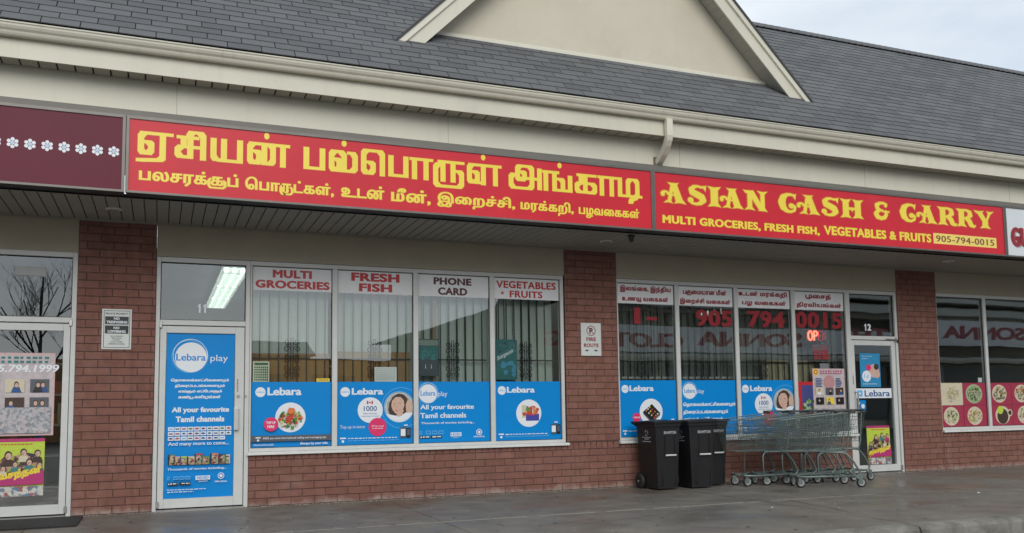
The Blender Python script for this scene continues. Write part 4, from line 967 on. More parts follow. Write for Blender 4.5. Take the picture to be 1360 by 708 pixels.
# door 11 poster
x0, x1, z0, z1 = .062, .818, .137, 2.043
R = Rel(poster(x0, x1, z0, z1, 'tall blue poster filling the glass of door 11, All your favourite Tamil channels', y=.0595), x0, x1, z0, z1, .0573)
R.rg(.325, .143, .245, .252, PBLUE); R.rg(.345, .135, .243, .255, WPRINT); R.rg(.35, .14, .252, .258, PBLUE); R.d(.355, .147, .232, WPRINT); R.t('Lebara', .14, .57, .125, .168, BLUE, (.02, .01)); R.t('play', .64, .90, .13, .182, WPRINT)
for i, s in enumerate(('தொலைக்காட்சிகளையும்', 'திரைப்படங்களையும்', 'எங்கும் எப்போதும்', 'கண்டு களியுங்கள்')): R.t(s, [.07, .13, .18, .18][i], [.92, .86, .82, .80][i], .277 + i * .034, .301 + i * .034, WPRINT, (.05, .035))
R.t('All your favourite', .09, .93, .452, .492, WPRINT, (.05, .04), track=.02); R.t('Tamil channels', .15, .86, .508, .543, WPRINT, (.05, .04), track=.02)
rr = random.Random(5)
for j in range(3):
    for i in range(10 - (j == 2)):
        u = .045 + i * .093; v = .572 + j * .029; R.r(u, u + .083, v, v + .023, WPRINT); R.r(u + .012, u + .07, v + .008, v + .016, rr.choice([PGREY, LDRED, PBLUE, DBLUE]))
        if rr.random() < .5: R.d(u + .04, v + .011, .016, rr.choice([PTOM, DBLUE, PGREY, PGREEN]))
R.t('And many more to come...', .05, .93, .662, .69, WPRINT, (.02, .015))
for i, q in enumerate((.05, .13, .22, .32, .43, .53, .66, .78, .87)):
    u1 = min(q + .115, .95); v0 = .745 + rr.uniform(-.012, .008); R.r(q, u1, v0, .80, [PTEAL, PPK, PYG, PCREAM, PTOM, PGREEN, PORANGE, DBLUE, PCREAM][i])
    R.r(q + .012, u1 - .012, v0 + .008, .80, FILMS); R.r(q, q + .02, v0, .80, [PBLACK, HAIR, PGREY][i % 3]); R.p.blob(R.X(q + .045), R.Z(v0 + .022), .015, SKIN, 8)
R.t('Thousands of movies including...', .045, .90, .818, .835, WPRINT, (.02, .015))
for k in range(4): R.r(.05 + k * .085, .05 + k * .085 + (.03 if k == 0 else .07), .868, .888, PBLUE); R.r(.056 + k * .085, .044 + k * .085 + (.03 if k == 0 else .07), .872, .884, BLUE)
R.r(.05, .20, .903, .921, PBLACK); R.r(.22, .38, .903, .921, PBLACK); R.d(.07, .912, .01, WPRINT); smalltext(R, .09, .19, .908, .007); smalltext(R, .25, .37, .908, .007)
R.r(.45, .66, .868, .893, WPRINT); R.t('HD/SD', .47, .64, .872, .889, BLUE, (.03, .02)); R.t('QUALITY', .49, .63, .898, .907, WPRINT, (.02, .01)); R.rg(.82, .873, .038, .048, WPRINT); R.d(.82, .873, .024, WPRINT); R.t('100% LEGAL', .73, .91, .902, .912, WPRINT, (.03, .02))
R.r(.04, .05, .94, .942, WPRINT); smalltext(R, .05, .6, .945, .005); smalltext(R, .05, .42, .958, .005); R.end()

# ---------------------------------------------------------------- other papers on glass
def portrait(P, x0, x1, z0, z1, bgm, rr):
    P.rect(x0, x1, z0, z1, bgm); w = x1 - x0; h = z1 - z0
    for k in range(rr.choice([1, 2, 2])):
        cx = x0 + w * rr.uniform(.3, .7); P.poly([(cx - w * .28, z0), (cx + w * .28, z0), (cx + w * .16, z0 + h * .42), (cx - w * .16, z0 + h * .42)], rr.choice([PBLACK, PGREY, WPRINT, DBLUE]))
        P.disc(cx, z0 + h * .60, w * .13, HAIR, h * .24, 12); P.disc(cx + w * .01, z0 + h * .55, w * .095, SKIN, h * .17, 12)
def gala(x0, x1, z0, z1, label, y, circ=True, numtext=False):
    o = MB().box(x0, x1, y - .002, y, z0, z1).build('event_poster', PPK); tag(o, label, 'poster', 'pale pink event posters'); P = Print(y - .0021); w = x1 - x0; h = z1 - z0; rr = random.Random(9)
    P.rect(x0 + w * .03, x1 - w * .03, z0 + h * .02, z1 - h * .03, mat('print_pale_paper', (.52, .46, .47), .5, .2, 14))
    P.disc(x0 + w * .10, z1 - h * .08, w * .085, PYEL, n=20); P.disc(x0 + w * .10, z1 - h * .08, w * .06, PGREEN if numtext else PTOM, n=20); P.disc(x0 + w * .10, z1 - h * .08, w * .035, PYEL, n=12)
    for i in range(2):
        for k in range(9): a = x0 + w * (.24 + k * .078); P.rect(a, a + w * rr.uniform(.04, .065), z1 - h * (.075 + i * .05), z1 - h * (.045 + i * .05), PMAG if not numtext else PTEAL)
    if circ:
        P.disc(x0 + w * .5, z1 - h * .31, w * .17, mat('print_dusty_pink', (.50, .25, .25), .5, .1)); 
        for sx in (.08, .70):
            for k in range(6): P.rect(x0 + w * sx, x0 + w * (sx + rr.uniform(.14, .22)), z1 - h * (.24 + k * .035), z1 - h * (.222 + k * .035), DBLUE)
    for j in range(2):
        for i in range(3): portrait(P, x0 + w * (.07 + i * .31), x0 + w * (.31 + i * .31), z1 - h * (.60 + j * .22 - (0 if circ else .12)), z1 - h * (.44 + j * .22 - (0 if circ else .12)), rr.choice([PGREY, PBLACK, PCREAM, HAIR, PYEL]), rr)
    P.rect(x0 + w * .04, x0 + w * .96, z0 + h * .03, z0 + h * (.34 if not circ else .10), PALEC)
    for k in range(0):
        P.rect(x0 + w * .06, x0 + w * rr.uniform(.6, .94), z0 + h * (.04 + k * .02), z0 + h * (.052 + k * .02), rr.choice([PGREY, PTEAL, PMAG]))
    P.build('print', o); return o
gala(9.435, 10.07, .985, 1.668, 'pale pink event poster with six portraits in the pane beside door 12', PY)
gala(-1.85, -1.083, .892, 1.797, 'pale event poster with small portraits on the glass of the far left door', .0595, False, True)
def smallrow(P, a, b, z, rr):
    while a < b: w_ = rr.uniform(.01, .03); P.rect(a, min(a + w_, b), z, z + .012, PTOM); a += w_ + .008
def movie(x0, x1, z0, z1, label, y):
    o = MB().box(x0, x1, y - .002, y, z0, z1).build('movie_poster', PYG); tag(o, label, 'poster', 'lime green film posters'); P = Print(y - .0021); w = x1 - x0; h = z1 - z0; rr = random.Random(11)
    P.rect(x0, x1, z1 - h * .06, z1, PMAG); smallrow(P, x0 + w * .2, x0 + w * .8, z1 - h * .11, rr)
    P.poly([(x0 + w * .02, z0 + h * .30), (x0 + w * .98, z0 + h * .34), (x0 + w * .97, z0 + h * .62), (x0 + w * .85, z0 + h * .72), (x0 + w * .66, z0 + h * .76), (x0 + w * .5, z0 + h * .70), (x0 + w * .34, z0 + h * .72), (x0 + w * .22, z0 + h * .60), (x0 + w * .03, z0 + h * .50)], CROWD)
    for (u, v, s) in ((.38, .30, 1.15), (.64, .25, 1.0), (.88, .27, .95), (.14, .47, .85), (.50, .45, .8), (.74, .42, .95), (.30, .52, .8), (.92, .47, .8), (.6, .60, .7), (.2, .62, .7), (.42, .62, .7)):
        cx = x0 + w * u; cz = z1 - h * v; r = w * .052 * s; P.poly([(cx - r * 1.7, cz - r * 3.4), (cx + r * 1.7, cz - r * 3.4), (cx + r * 1.5, cz - r * 1.6), (cx + r * .6, cz - r * 1.0), (cx - r * .6, cz - r * 1.0), (cx - r * 1.5, cz - r * 1.6)], rr.choice([HAIR, PGREY, PMAG, PTEAL, PCREAM]))
        P.disc(cx, cz + r * .25, r * 1.12, HAIR, r * 1.4, 14); P.disc(cx + r * .1, cz - r * .1, r * .85, SKIN, r * 1.1, 14); P.poly([(cx - r * .55, cz - r * .1), (cx + r * .1, cz - r * .2), (cx + r * .05, cz - r * .75), (cx - r * .35, cz - r * .9)], mat('print_skin_shade', (.42, .23, .17), .5, 0)); P.rect(cx - r * .35, cx - r * .1, cz + r * .02, cz + r * .14, HAIR); P.rect(cx + r * .25, cx + r * .5, cz + r * .02, cz + r * .14, HAIR)
    P.poly([(x0, z0 + h * .18), (x1, z0 + h * .20), (x1, z0 + h * .44), (x0, z0 + h * .30)], PMAG)
    V, F = place(textpoly('துவசந்தன்', .07, .05), x0 + w * .02, x0 + w * .96, z0 + h * .20, z0 + h * .38, P.y - .0005, shear=0); V = [(p[0], p[1], p[2] + (p[0] - x0) * .18) for p in V]; i = P._m(PYEL); V = [(p[0], P.y - .0003, p[2]) for p in V]; P.b.add(V, F, i)
    P.rect(x0, x1, z0, z0 + h * .17, ADS)
    P.build('print', o)
movie(10.47, 10.945, .145, .755, 'lime green film poster low on the glass of door 12', .0595)
movie(-1.72, -1.160, .243, .862, 'lime green film poster low on the glass of the far left door', .0595)
o = MB().box(9.135, 9.46, PY - .0018, PY - .0002, .95, 1.463).build('picture_board', LRED); tag(o, 'red bordered picture of green leaves on blue, left of the pink event poster', 'poster')
P = Print(PY - .002); P.rect(9.215, 9.435, .98, 1.41, mat('print_indigo', (.05, .06, .22), .5, .2))
for k in range(16): P.blob(9.235 + random.random() * .18, .99 + random.random() * .18, .035, random.choice([PGREEN, PDGREEN, mat('print_sage', (.35, .45, .25), .5, .2)]))
P.build('print', o)
o = MB().box(10.397, 10.815, .0575, .0595, 1.375, 1.918).build('door_poster', mat('print_mid_blue', (.03, .26, .50), .4, .1)); tag(o, 'blue poster with a face and white disc high on door 12', 'poster')
R = Rel(o, 10.397, 10.815, 1.375, 1.918, .0573); R.t('Unlimited calling', .1, .6, .07, .11, WPRINT); R.t('anywhere', .1, .4, .14, .18, WPRINT); R.d(.68, .52, .26, PPK); R.d(.55, .50, .12, SKIN); R.d(.82, .62, .15, SKIN); R.d(.8, .40, .12, HAIR); R.d(.3, .68, .22, WPRINT); R.d(.42, .42, .12, PINK); R.t('1¢', .18, .42, .62, .76, PBLUE); smalltext(R, .1, .8, .9, .02); R.end()
o = MB().box(10.272, 11.025, .0545, .0565, 1.198, 1.353).build('door_sticker', WPRINT); tag(o, 'long white sticker with a blue square and dark name across door 12', 'sticker')
P = Print(.0543); P.rect(10.31, 10.42, 1.225, 1.325, PBLUE); P.rect(10.345, 10.385, 1.262, 1.285, WPRINT); P.txt('Lebara', 10.46, 10.99, 1.222, 1.325, DBLUE, (.02, .015)); P.build('lettering', o)
o = MB().box(10.30, 10.48, .0575, .0595, .975, 1.165).build('small_sticker', BLUE); tag(o, 'small blue and yellow sticker below the long white sticker on door 12', 'sticker')
P = Print(.0573); P.rect(10.30, 10.365, .975, 1.165, PGREY); P.rect(10.31, 10.36, 1.10, 1.14, PYEL); P.disc(10.42, 1.07, .035, WPRINT); P.build('print', o)
o = text(None, '905.794.1999', WPRINT, -1.775, -1.055, 1.585, 1.668, .0555, (.03, .02), shear=.2); tag(o, 'white phone number 905.794.1999 lettered on the far left door', 'lettering')
P = Print(.0572); P.rect(-1.51, -1.205, 2.655, 2.755, mat('paper_notice', (.42, .44, .42), .6, .1)); o = P.build('paper_notice', None); tag(o, 'pale paper taped inside the transom over the far left door', 'notice')
o = MB().box(1.03, 1.22, PY - .001, PY, 1.475, 1.72).build('green_timetable', mat('print_pale_green', (.45, .52, .40), .5, .1)); tag(o, 'small green printed timetable at the left of the MULTI GROCERIES pane', 'notice')
P = Print(PY - .0012)
for i in range(7):
    for j in range(6): P.rect(1.045 + i * .024, 1.062 + i * .024, 1.49 + j * .03, 1.51 + j * .03, PDGREEN)
P.rect(1.045, 1.205, 1.68, 1.705, PDGREEN); P.build('print', o)
o = MB().box(1.785, 1.945, PY - .001, PY, 1.475, 1.515).build('yellow_label', PYEL); tag(o, 'tiny yellow label at the lower right of the MULTI GROCERIES pane', 'label'); P = Print(PY - .0012); P.txt('OPENING', 1.80, 1.93, 1.487, 1.503, LDRED, (.03, .02)); P.build('lettering', o)
o = MB().box(2.51, 2.795, PY - .001, PY, 1.475, 1.66).build('paper_note', mat('paper_cool_white', (.44, .50, .47), .6, .06)); tag(o, 'pale handwritten paper note at the foot of the FRESH FISH pane', 'notice')
P = Print(PY - .0012); rr = random.Random(2)
for j in range(6):
    u = 2.53
    while u < 2.77: w_ = rr.uniform(.01, .04); P.rect(u, min(u + w_, 2.78), 1.635 - j * .026, 1.641 - j * .026, mat('pencil_grey', (.25, .3, .28), .6, 0)); u += w_ + .008
P.build('print', o)
def picture(x0, x1, z0, z1, label, kind):
    o = MB().box(x0, x1, .085, .089, z0, z1).build('display_poster', PGREY); tag(o, label, 'poster'); P = Print(.0848); w = x1 - x0; h = z1 - z0; rr = random.Random(kind)
    if kind == 1:
        P.rect(x0, x1, z1 - h * .18, z1 - h * .03, mat('print_grey_green', (.30, .36, .31), .5, .1)); P.rect(x0, x1, z0, z0 + h * .45, PGREY); P.rect(x0, x1, z0 + h * .45, z1 - h * .2, PTEAL)
        for k in range(14): P.blob(x0 + w * rr.uniform(.15, .85), z0 + h * rr.uniform(.45, .7), w * .06, mat('print_sea', (.10, .30, .27), .5, .2))
        for k in range(2): P.poly([(x0 + w * (.3 + k * .3), z0 + h * .2), (x0 + w * (.36 + k * .3), z0 + h * .2), (x0 + w * (.33 + k * .3), z0 + h * .34)], WPRINT)
    else:
        P.rect(x0, x1, z0, z1, PTEAL)
        for k in range(26): P.blob(x0 + w * rr.uniform(.1, .9), z0 + h * rr.uniform(.55, .95), w * .08, rr.choice([PGREY, mat('print_leaf_blue', (.12, .25, .28), .5, .2)]))
        for k in range(10): P.blob(x0 + w * rr.uniform(.3, .9), z0 + h * rr.uniform(.1, .45), w * .12, mat('print_sky', (.10, .38, .58), .5, .2))
        V, F = place(textpoly('Surgeon', .05, .03), x0 + w * .05, x0 + w * .8, z0 + h * .42, z0 + h * .56, P.y - .0004); V = [(p[0], p[1], p[2] + (p[0] - x0) * .5) for p in V]; i = P._m(WPRINT); V = [(p[0], P.y - .0003, p[2]) for p in V]; P.b.add(V, F, i)
    P.build('print', o)
picture(3.10, 3.36, 1.55, 2.03, 'dark green framed seascape poster inside the PHONE CARD pane', 1)
picture(4.16, 4.47, 1.50, 2.04, 'blue teal poster inside the VEGETABLES & FRUITS pane', 2)
# big red phone number stuck across the four unit 12 panes
for s, a, b, c_, d, l in (('1-', 6.28, 6.66, 2.30, 2.53, 'large red 1 and dash stuck on the pane nearest the fire route sign'), ('905', 7.32, 7.965, 2.285, 2.535, 'large red digits 905 stuck on the second unit 12 pane'), ('794', 8.25, 8.94, 2.29, 2.545, 'large red digits 794 stuck on the third unit 12 pane'), ('0015', 9.15, 10.07, 2.30, 2.56, 'large red digits 0015 stuck on the pane beside door 12')):
    o = text(None, s, mat('digit_red_film', (.28, .012, .02), .5, .25, 14), a, b, c_, d, .0575, (.05, .03), track=.06, name='phone_digits'); tag(o, l, 'lettering', 'big red phone digits on the glass')
# neon sign and opening hours inside the pane next to door 12
NE = empty('neon_sign', (9.57, .12, 2.19), 'small lit red neon OPEN sign hanging inside the pane beside door 12', 'neon sign')
NR = emis('neon_red', (1, .07, .035), 7.0); ND = emis('neon_dim', (.5, .03, .03), .35)
def neon(pts, r, M, nm='neon_tube'): MB().tube([(9.57 + p[0], .12, 2.19 + p[1]) for p in pts], r, 8).build(nm, M, None).parent = None
def ntube(pts, M, closed=False): o = MB().tube([(p[0], 0, p[1]) for p in pts], .0105, 8, closed=closed).build('neon_tube', M, NE); return o
ell = lambda cx, cz, rx, rz, a0=0, a1=360, n=18: [(cx + rx * cos(radians(a0 + (a1 - a0) * i / n)), cz + rz * sin(radians(a0 + (a1 - a0) * i / n))) for i in range(n + 1)]
ntube(ell(-.09, 0, .042, .072)[:-1], NR, True)
ntube([(-.015, -.075), (-.015, .072)] + ell(.012, .035, .038, .037, 90, -90, 8) + [(-.015, -.002)], NR)
ntube([(.13, .072), (.075, .072), (.075, -.072), (.13, -.072)], ND); ntube([(.075, 0), (.12, 0)], ND); ntube([(.155, -.072), (.155, .072), (.21, -.072), (.21, .072)], ND)
MB().box(-.16, .24, .012, .018, -.10, .10).build('backing', PBLACK, NE)
o = MB().box(9.46, 9.80, .0715, .0720, 1.79, 2.055).build('hours_sheet', mat('clear_film', (.03, .03, .03), .3, 0)); tag(o, 'dark sheet with columns of small red print under the neon sign', 'notice')
P = Print(.0713); rr = random.Random(4)
for j in range(10):
    for a, b_ in ((9.475, 9.53), (9.555, 9.60), (9.63, 9.75)):
        u = a
        while u < b_: w_ = rr.uniform(.008, .02); P.rect(u, u + w_, 2.03 - j * .024, 2.044 - j * .024, LRED); u += w_ + .005
P.build('print', o)
o = MB().box(9.60, 9.78, .0715, .073, 1.66, 1.75).build('paper_note', mat('paper_lilac', (.42, .38, .42), .6, .1)); tag(o, 'small pale paper note under the red hours sheet', 'notice')
# cafe food pictures
FP = [[PCREAM, PGREEN], [PTEAL, PDGREEN]]
k = 0; x = 12.079; w_ = .5315; names = ['pale noodle plate', 'oval green salad plate', 'round plate of greens', 'red curry plate', 'prawn plate', 'rice plate', 'mixed grill plate', 'soup plate']
names2 = ['lime green rice bowl', 'green and orange rice bowl', 'brown stew pan with small cup', 'green noodle bowl', 'lentil bowl', 'chutney bowl', 'flatbread plate', 'sweet plate']
xsq = [12.078, 12.604, 13.142, 13.217, 13.79, 14.298, 14.367, 14.90, 15.447]
cells = [(12.078, 12.60), (12.607, 13.140), (13.222, 13.752), (13.758, 14.292), (14.372, 14.905), (14.911, 15.442), (15.522, 16.055), (16.06, 16.592)]
for i, (a, b_) in enumerate(cells):
    for j, (c_, d) in enumerate(((1.063, 1.437), (.7005, 1.058))):
        rr = random.Random(i * 7 + j); top = j == 0
        o = MB().box(a, b_, PY - .002, PY, c_, d).build('food_picture', PCREAM if (i == 0 and top) else FRED); tag(o, f'{"upper" if top else "lower"} cafe window picture of a {(names if top else names2)[i]} on {"cream" if (i == 0 and top) else "red"}', 'poster', 'food pictures along the cafe window')
        P = Print(PY - .0021); cx = (a + b_) / 2 + rr.uniform(-.03, .03); cz = (c_ + d) / 2; r = .155
        P.disc(cx, cz, r * 1.12, PCREAM, r, 26)
        if i == 1 and top: P.disc(cx, cz, r * 1.25, mat('print_sage', (.35, .45, .25)), r * 1.05, 26); P.disc(cx, cz, r, mat('print_celery', (.30, .38, .20), .5, .3, 40), r * .9)
        pal = {(0, 1): [PYG, PGREEN, PDGREEN, PCREAM], (1, 1): [PGREEN, PORANGE, PYG, PCREAM], (0, 0): [PCREAM, PYG, PPK], (1, 0): [PDGREEN, PGREEN, PPK]}.get((i, j), rr.choice([[PGREEN, PDGREEN, PTOM, PCREAM], [PORANGE, PTOM, PCREAM], [HAIR, PORANGE, PGREEN]]))
        if (i, j) == (2, 1): P.disc(cx, cz - .02, r * .85, HAIR); P.disc(cx - .05, cz + .09, .07, PYG); P.disc(b_ - .06, cz + .04, .06, PCREAM); P.disc(b_ - .06, cz + .04, .04, HAIR)
        else:
            for q in range(85): t = rr.uniform(0, 2 * pi); s_ = math.sqrt(rr.random()) * r * .86; P.blob(cx + s_ * cos(t) * 1.1, cz + s_ * sin(t) * .9, rr.uniform(.007, .02), rr.choice(pal + [PCREAM]), 6)
        P.build('print', o)
o = MB().box(12.98, 13.07, PY - .0015, PY, 1.447, 1.525).build('paper_card', mat('paper_cool_white', (.44, .5, .47))); tag(o, 'small white card above the oval salad picture in the cafe window', 'notice')

# ---------------------------------------------------------------- inside the windows: bars, blinds, shelves
def bars(bay, label, x_off=0, scroll=True, zlow=.7):
    G = empty('security_grille', (0, 0, 0), label, 'window grille', 'black iron grilles inside the panes'); x0, x1 = bay; n = 8; y = .155
    for i in range(n):
        x = x0 + .05 + (x1 - x0 - .06) * (i + .5) / n + x_off
        MB().box(x - .0065, x + .0065, y, y + .013, zlow, 2.80).build('bar', BLACKM, G)
    MB().box(x0 + .004, x1 - .004, y + .0135, y + .026, 1.755, 1.773).build('cross_rail', BLACKM, G)
    MB().box(x0 + .004, x1 - .004, y + .0135, y + .026, 2.78, 2.80).build('cross_rail', BLACKM, G)
    if scroll:
        mb = MB(); cx = (x0 + x1) / 2 + .01
        for sz in (1, -1):
            for sx in (1, -1):
                def sp(px_, pz, r0, a0, turns, dirn): return [(cx + sx * (px_ + r0 * (1 - t / 14 * .75) * cos(a0 + dirn * turns * 2 * pi * t / 14)), y - .008, 1.764 + sz * (pz + r0 * (1 - t / 14 * .75) * sin(a0 + dirn * turns * 2 * pi * t / 14))) for t in range(15)]
                for (a, b_, c_, d, e, f) in ((.055, .205, .042, pi, 1.3, 1), (.06, .115, .045, -pi * .9, 1.3, -1), (.055, .03, .04, pi, 1.2, 1)): mb.tube(sp(a, b_, c_, d, e, f), .0055, 4)
                mb.tube([(cx + sx * .013, y - .008, 1.764 + sz * (q * .26)) for q in (0, .3, .6, 1)], .005, 4)
        mb.build('scrollwork', BLACKM, G)
gl = ['behind the MULTI GROCERIES pane', 'behind the FRESH FISH pane', 'behind the PHONE CARD pane', 'behind the VEGETABLES & FRUITS pane', 'behind the pane next to the fire route sign', 'behind the second pane from the fire route pier', 'behind the pane left of the neon sign', 'behind the pane with the neon sign']
for b_, l in zip(list(B1[:4]) + list(B2[:4]), gl): bars(b_, 'black iron security grille ' + l, scroll=(l != gl[7]))
def blind(x0, x1, z0, z1, M, label, y=.24, w=.128, grp='vertical blinds in the windows'):
    B = empty('vertical_blind', (0, 0, 0), label, 'blind', grp); x = x0; me = None; i = 0; rr = random.Random(int(x0 * 100))
    MB().box(x0, x1, y - .02, y + .02, z1 + .001, z1 + .04).build('head_rail', WHITE, B)
    while x < x1 - .05:
        if me is None:
            n = 5; vs = [(w * 1.04 * (k / n - .5), .012 * sin(pi * k / n), z) for z in (z0, z1) for k in range(n + 1)]
            o = MB().add(vs, [(k, k + 1, n + 2 + k, n + 1 + k) for k in range(n)]).build('slat', M, B, smooth=True); me = o.data
        else: o = bpy.data.objects.new('slat', me); link(o, B)
        o.location = (x + w / 2, y, 0); o.rotation_euler = (0, 0, radians(rr.uniform(14, 24))); x += w * .94
for (a, b_), l in zip(B1[:4], ('MULTI GROCERIES', 'FRESH FISH', 'PHONE CARD', 'VEGETABLES & FRUITS')):
    blind(a - .02, b_ + .02, .7, 2.88, BLIND, f'grey green vertical blind behind the {l} pane')
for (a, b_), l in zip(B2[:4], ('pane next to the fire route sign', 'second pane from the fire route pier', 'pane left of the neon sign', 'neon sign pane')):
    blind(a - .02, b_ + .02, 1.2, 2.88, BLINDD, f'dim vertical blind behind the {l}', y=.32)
for a, b_, z1_, l in ((1.01, 1.96, 1.83, 'left'), (2.04, 3.0, 1.86, 'right')):
    o = MB().box(a, b_, .185, .21, .70, z1_).build('display_board', TAN); tag(o, f'tan board standing low behind the {"MULTI GROCERIES" if l == "left" else "FRESH FISH"} pane', 'board')
o = MB().box(3.30, 3.365, .18, .215, .05, 2.85).build('wooden_post', mat('pale_wood', (.38, .27, .15), .7, .2, 3, streak=True)); tag(o, 'pale wooden post behind the PHONE CARD pane', 'post')
for a, b_, l in ((8.60, 9.04, 'behind the pane with digits 794'), (9.13, 9.55, 'behind the neon sign pane')):
    o = bpy.data.objects.new('beige_panel', None); link(o); tag(o, 'beige slatted board ' + l, 'board'); x = a
    while x < b_ - .03: MB().box(x, x + .118, .20, .215, .9, 1.80).build('slat', BEIGE, o); x += .125
o = MB().box(5.99, 8.55, .20, .215, 1.515, 1.545).build('shelf_edge', mat('pale_shelf_edge', (.42, .42, .38), .6)); tag(o, 'pale shelf edge crossing low behind the unit 12 panes', 'shelf')
# ceiling lamps: open fluorescent fixtures
def fixture(x, y0_, y1_, label, lit=3.2):
    F = empty('ceiling_lamp', (x, (y0_ + y1_) / 2, 2.86), label, 'ceiling lamp', 'fluorescent ceiling lamps inside'); h = (y1_ - y0_) / 2
    MB().box(-.15, .15, -h, h, .05, .115).build('housing', WHITE, F)
    for k in range(7): MB().box(-.15, .15, -h + (k + .5) * 2 * h / 7, -h + (k + .5) * 2 * h / 7 + .012, -.02, .0495).build('louvre', WHITE, F)
    for s in (-.10, 0, .10): MB().tube([(s, -h + .03, .02), (s, h - .03, .02)], .026, 8).build('tube', emis('fluorescent_tube' if lit > 1 else 'fluorescent_tube_dim', (.86, 1, .88), lit), F)
fixture(.84, .45, 1.75, 'front fluorescent lamp seen through the glass above door 11'); fixture(.84, 1.85, 3.15, 'second fluorescent lamp seen through the glass above door 11'); fixture(.84, 3.25, 4.55, 'third fluorescent lamp above door 11, farthest from the glass')
fixture(9.8, 2.2, 3.5, 'fluorescent lamp inside the unit behind door 12', .5)
# shelves inside the shops
for x, y, l in ((2.2, 3.0, 'shop shelf rack inside unit 11'), (7.4, 2.6, 'shop shelf rack inside unit 12 behind the blinds'), (-1.6, 3.0, 'shelf rack inside the far left shop'), (13.6, 3.0, 'counter rack inside the cafe')):
    S = empty('shelf_rack', (x, y, .012), l, 'shelf')
    for k in range(5): MB().box(-.9, .9, -.2, .2, .1 + k * .42, .13 + k * .42).build('shelf', WHITE, S)
    for sx in (-.9, .88): MB().box(sx, sx + .02, -.2, .2, 0, 2.0).build('side', WHITE, S)
    rr = random.Random(int(x * 10)); gm = MB()
    for k in range(4):
        q = -.85
        while q < .8: w_ = rr.uniform(.06, .16); h_ = rr.uniform(.12, .3); gm.box(x + q, x + q + w_ - .01, y - .15, y + .12, .145 + k * .42, .145 + k * .42 + h_, rr.randrange(7)); q += w_ + (.02 if rr.random() < .8 else .2)
    o = gm.build('groceries', [PTOM, PYEL, PGREEN, BLUE, PCREAM, PORANGE, TAN]); o['kind'] = 'stuff'; tag(o, 'packets and boxes standing on the ' + l, 'groceries')

# ---------------------------------------------------------------- signs on the piers
NT = bevel(MB().box(-.622, -.314, -.012, -.0035, 1.842, 2.30).build('wall_sign', mat('sign_plate_white', (.62, .65, .62), .4, .06)), .002, 1); tag(NT, 'white and black NO TRESPASSING NO LOITERING sign on the left brick pier', 'sign')
P = Print(-.0122); a, b_ = -.622, -.314; P.rect(a + .018, b_ - .018, 1.86, 2.282, PBLACK); P.rect(a + .024, b_ - .024, 1.866, 2.276, mat('sign_plate_white', (.62, .65, .62)))
P.txt('PRIVATE PROPERTY', a + .035, b_ - .035, 2.235, 2.258, PBLACK, (.03, .02)); P.rect(a + .032, b_ - .032, 2.125, 2.215, PBLACK); P.rect(a + .032, b_ - .032, 2.02, 2.112, PBLACK)
P.txt('NO', -.50, -.44, 2.178, 2.206, WPRINT, (.04, .03)); P.txt('TRESPASSING', -.575, -.36, 2.137, 2.166, WPRINT, (.04, .03)); P.txt('NO', -.50, -.44, 2.072, 2.10, WPRINT, (.04, .03)); P.txt('LOITERING', -.56, -.375, 2.03, 2.06, WPRINT, (.04, .03))
for k, (s, q) in enumerate((('UNAUTHORIZED', .05), ('VEHICLES WILL', .06), ('BE TOWED', .08), ('AWAY AT OWNER', .05), ("EXPENSE 24 HOURS", .03))): P.txt(s, a + .04 + q, b_ - .04 - q, 1.985 - k * .022, 1.998 - k * .022, PGREY, (.02, .01))
P.build('print', NT)
FR = bevel(MB().box(5.392, 5.705, -.012, -.0035, 1.825, 2.284).build('wall_sign', mat('sign_plate_white', (.62, .65, .62))), .006, 2); tag(FR, 'white no parking FIRE ROUTE sign on the middle brick pier', 'sign')
P = Print(-.0122); DR = mat('print_deep_red', (.30, .03, .04), .4, .05); cx = 5.548; P.ring(cx, 2.175, .060, .071, DR); P.txt('P', cx - .027, cx + .027, 2.135, 2.215, PBLACK, (.05, .03)); P.poly([(cx - .05, 2.218), (cx - .042, 2.226), (cx + .05, 2.132), (cx + .042, 2.124)], DR)
P.txt('FIRE', cx - .075, cx + .075, 2.03, 2.083, DR, (.05, .03), track=.04); P.txt('ROUTE', cx - .115, cx + .115, 1.945, 1.998, DR, (.05, .03), track=.04)
for s in (-1, 1): P.poly([(cx + s * .105, 1.90), (cx + s * .07, 1.915), (cx + s * .035, 1.90), (cx + s * .07, 1.885)], PGREY)
P.build('print', FR)
for z in (2.265, 1.845): MB().cyl((cx, -.0125, z), (0, 1, 0), .006, .004, 8).build('screw', STEEL, FR)
# soffit lamps and camera
for x, y, l in ((-.50, -.62, 'left'), (5.48, -.64, 'middle'), (11.43, -.83, 'right')):
    o = empty('soffit_lamp', (x, y, 3.32), f'unlit recessed lamp in the canopy soffit, {l} of the three', 'lamp', 'recessed soffit lamps')
    MB().tube([(0, 0, .003), (0, 0, -.006), (0, 0, -.010)], [.085, .085, .075], 20).build('trim_ring', mat('lamp_trim_white', (.65, .64, .6), .4), o, True); MB().cyl((0, 0, -.0125), (0, 0, 1), .055, .004, 20).build('lens', mat('lamp_lens', (.42, .41, .38), .25), o)
o = empty('security_camera', (5.60, -1.10, 3.32), 'small dark dome camera under the soffit beside the sign joint', 'camera')
MB().tube([(0, 0, 0), (0, 0, -.02), (0, 0, -.04), (0, 0, -.075), (0, 0, -.095)], [.045, .045, .035, .028, .01], 14).build('dome', BLACKM, o, True); MB().cyl((0, 0, -.001), (0, 0, 1), .05, .012, 16).build('base', BLACKM, o)
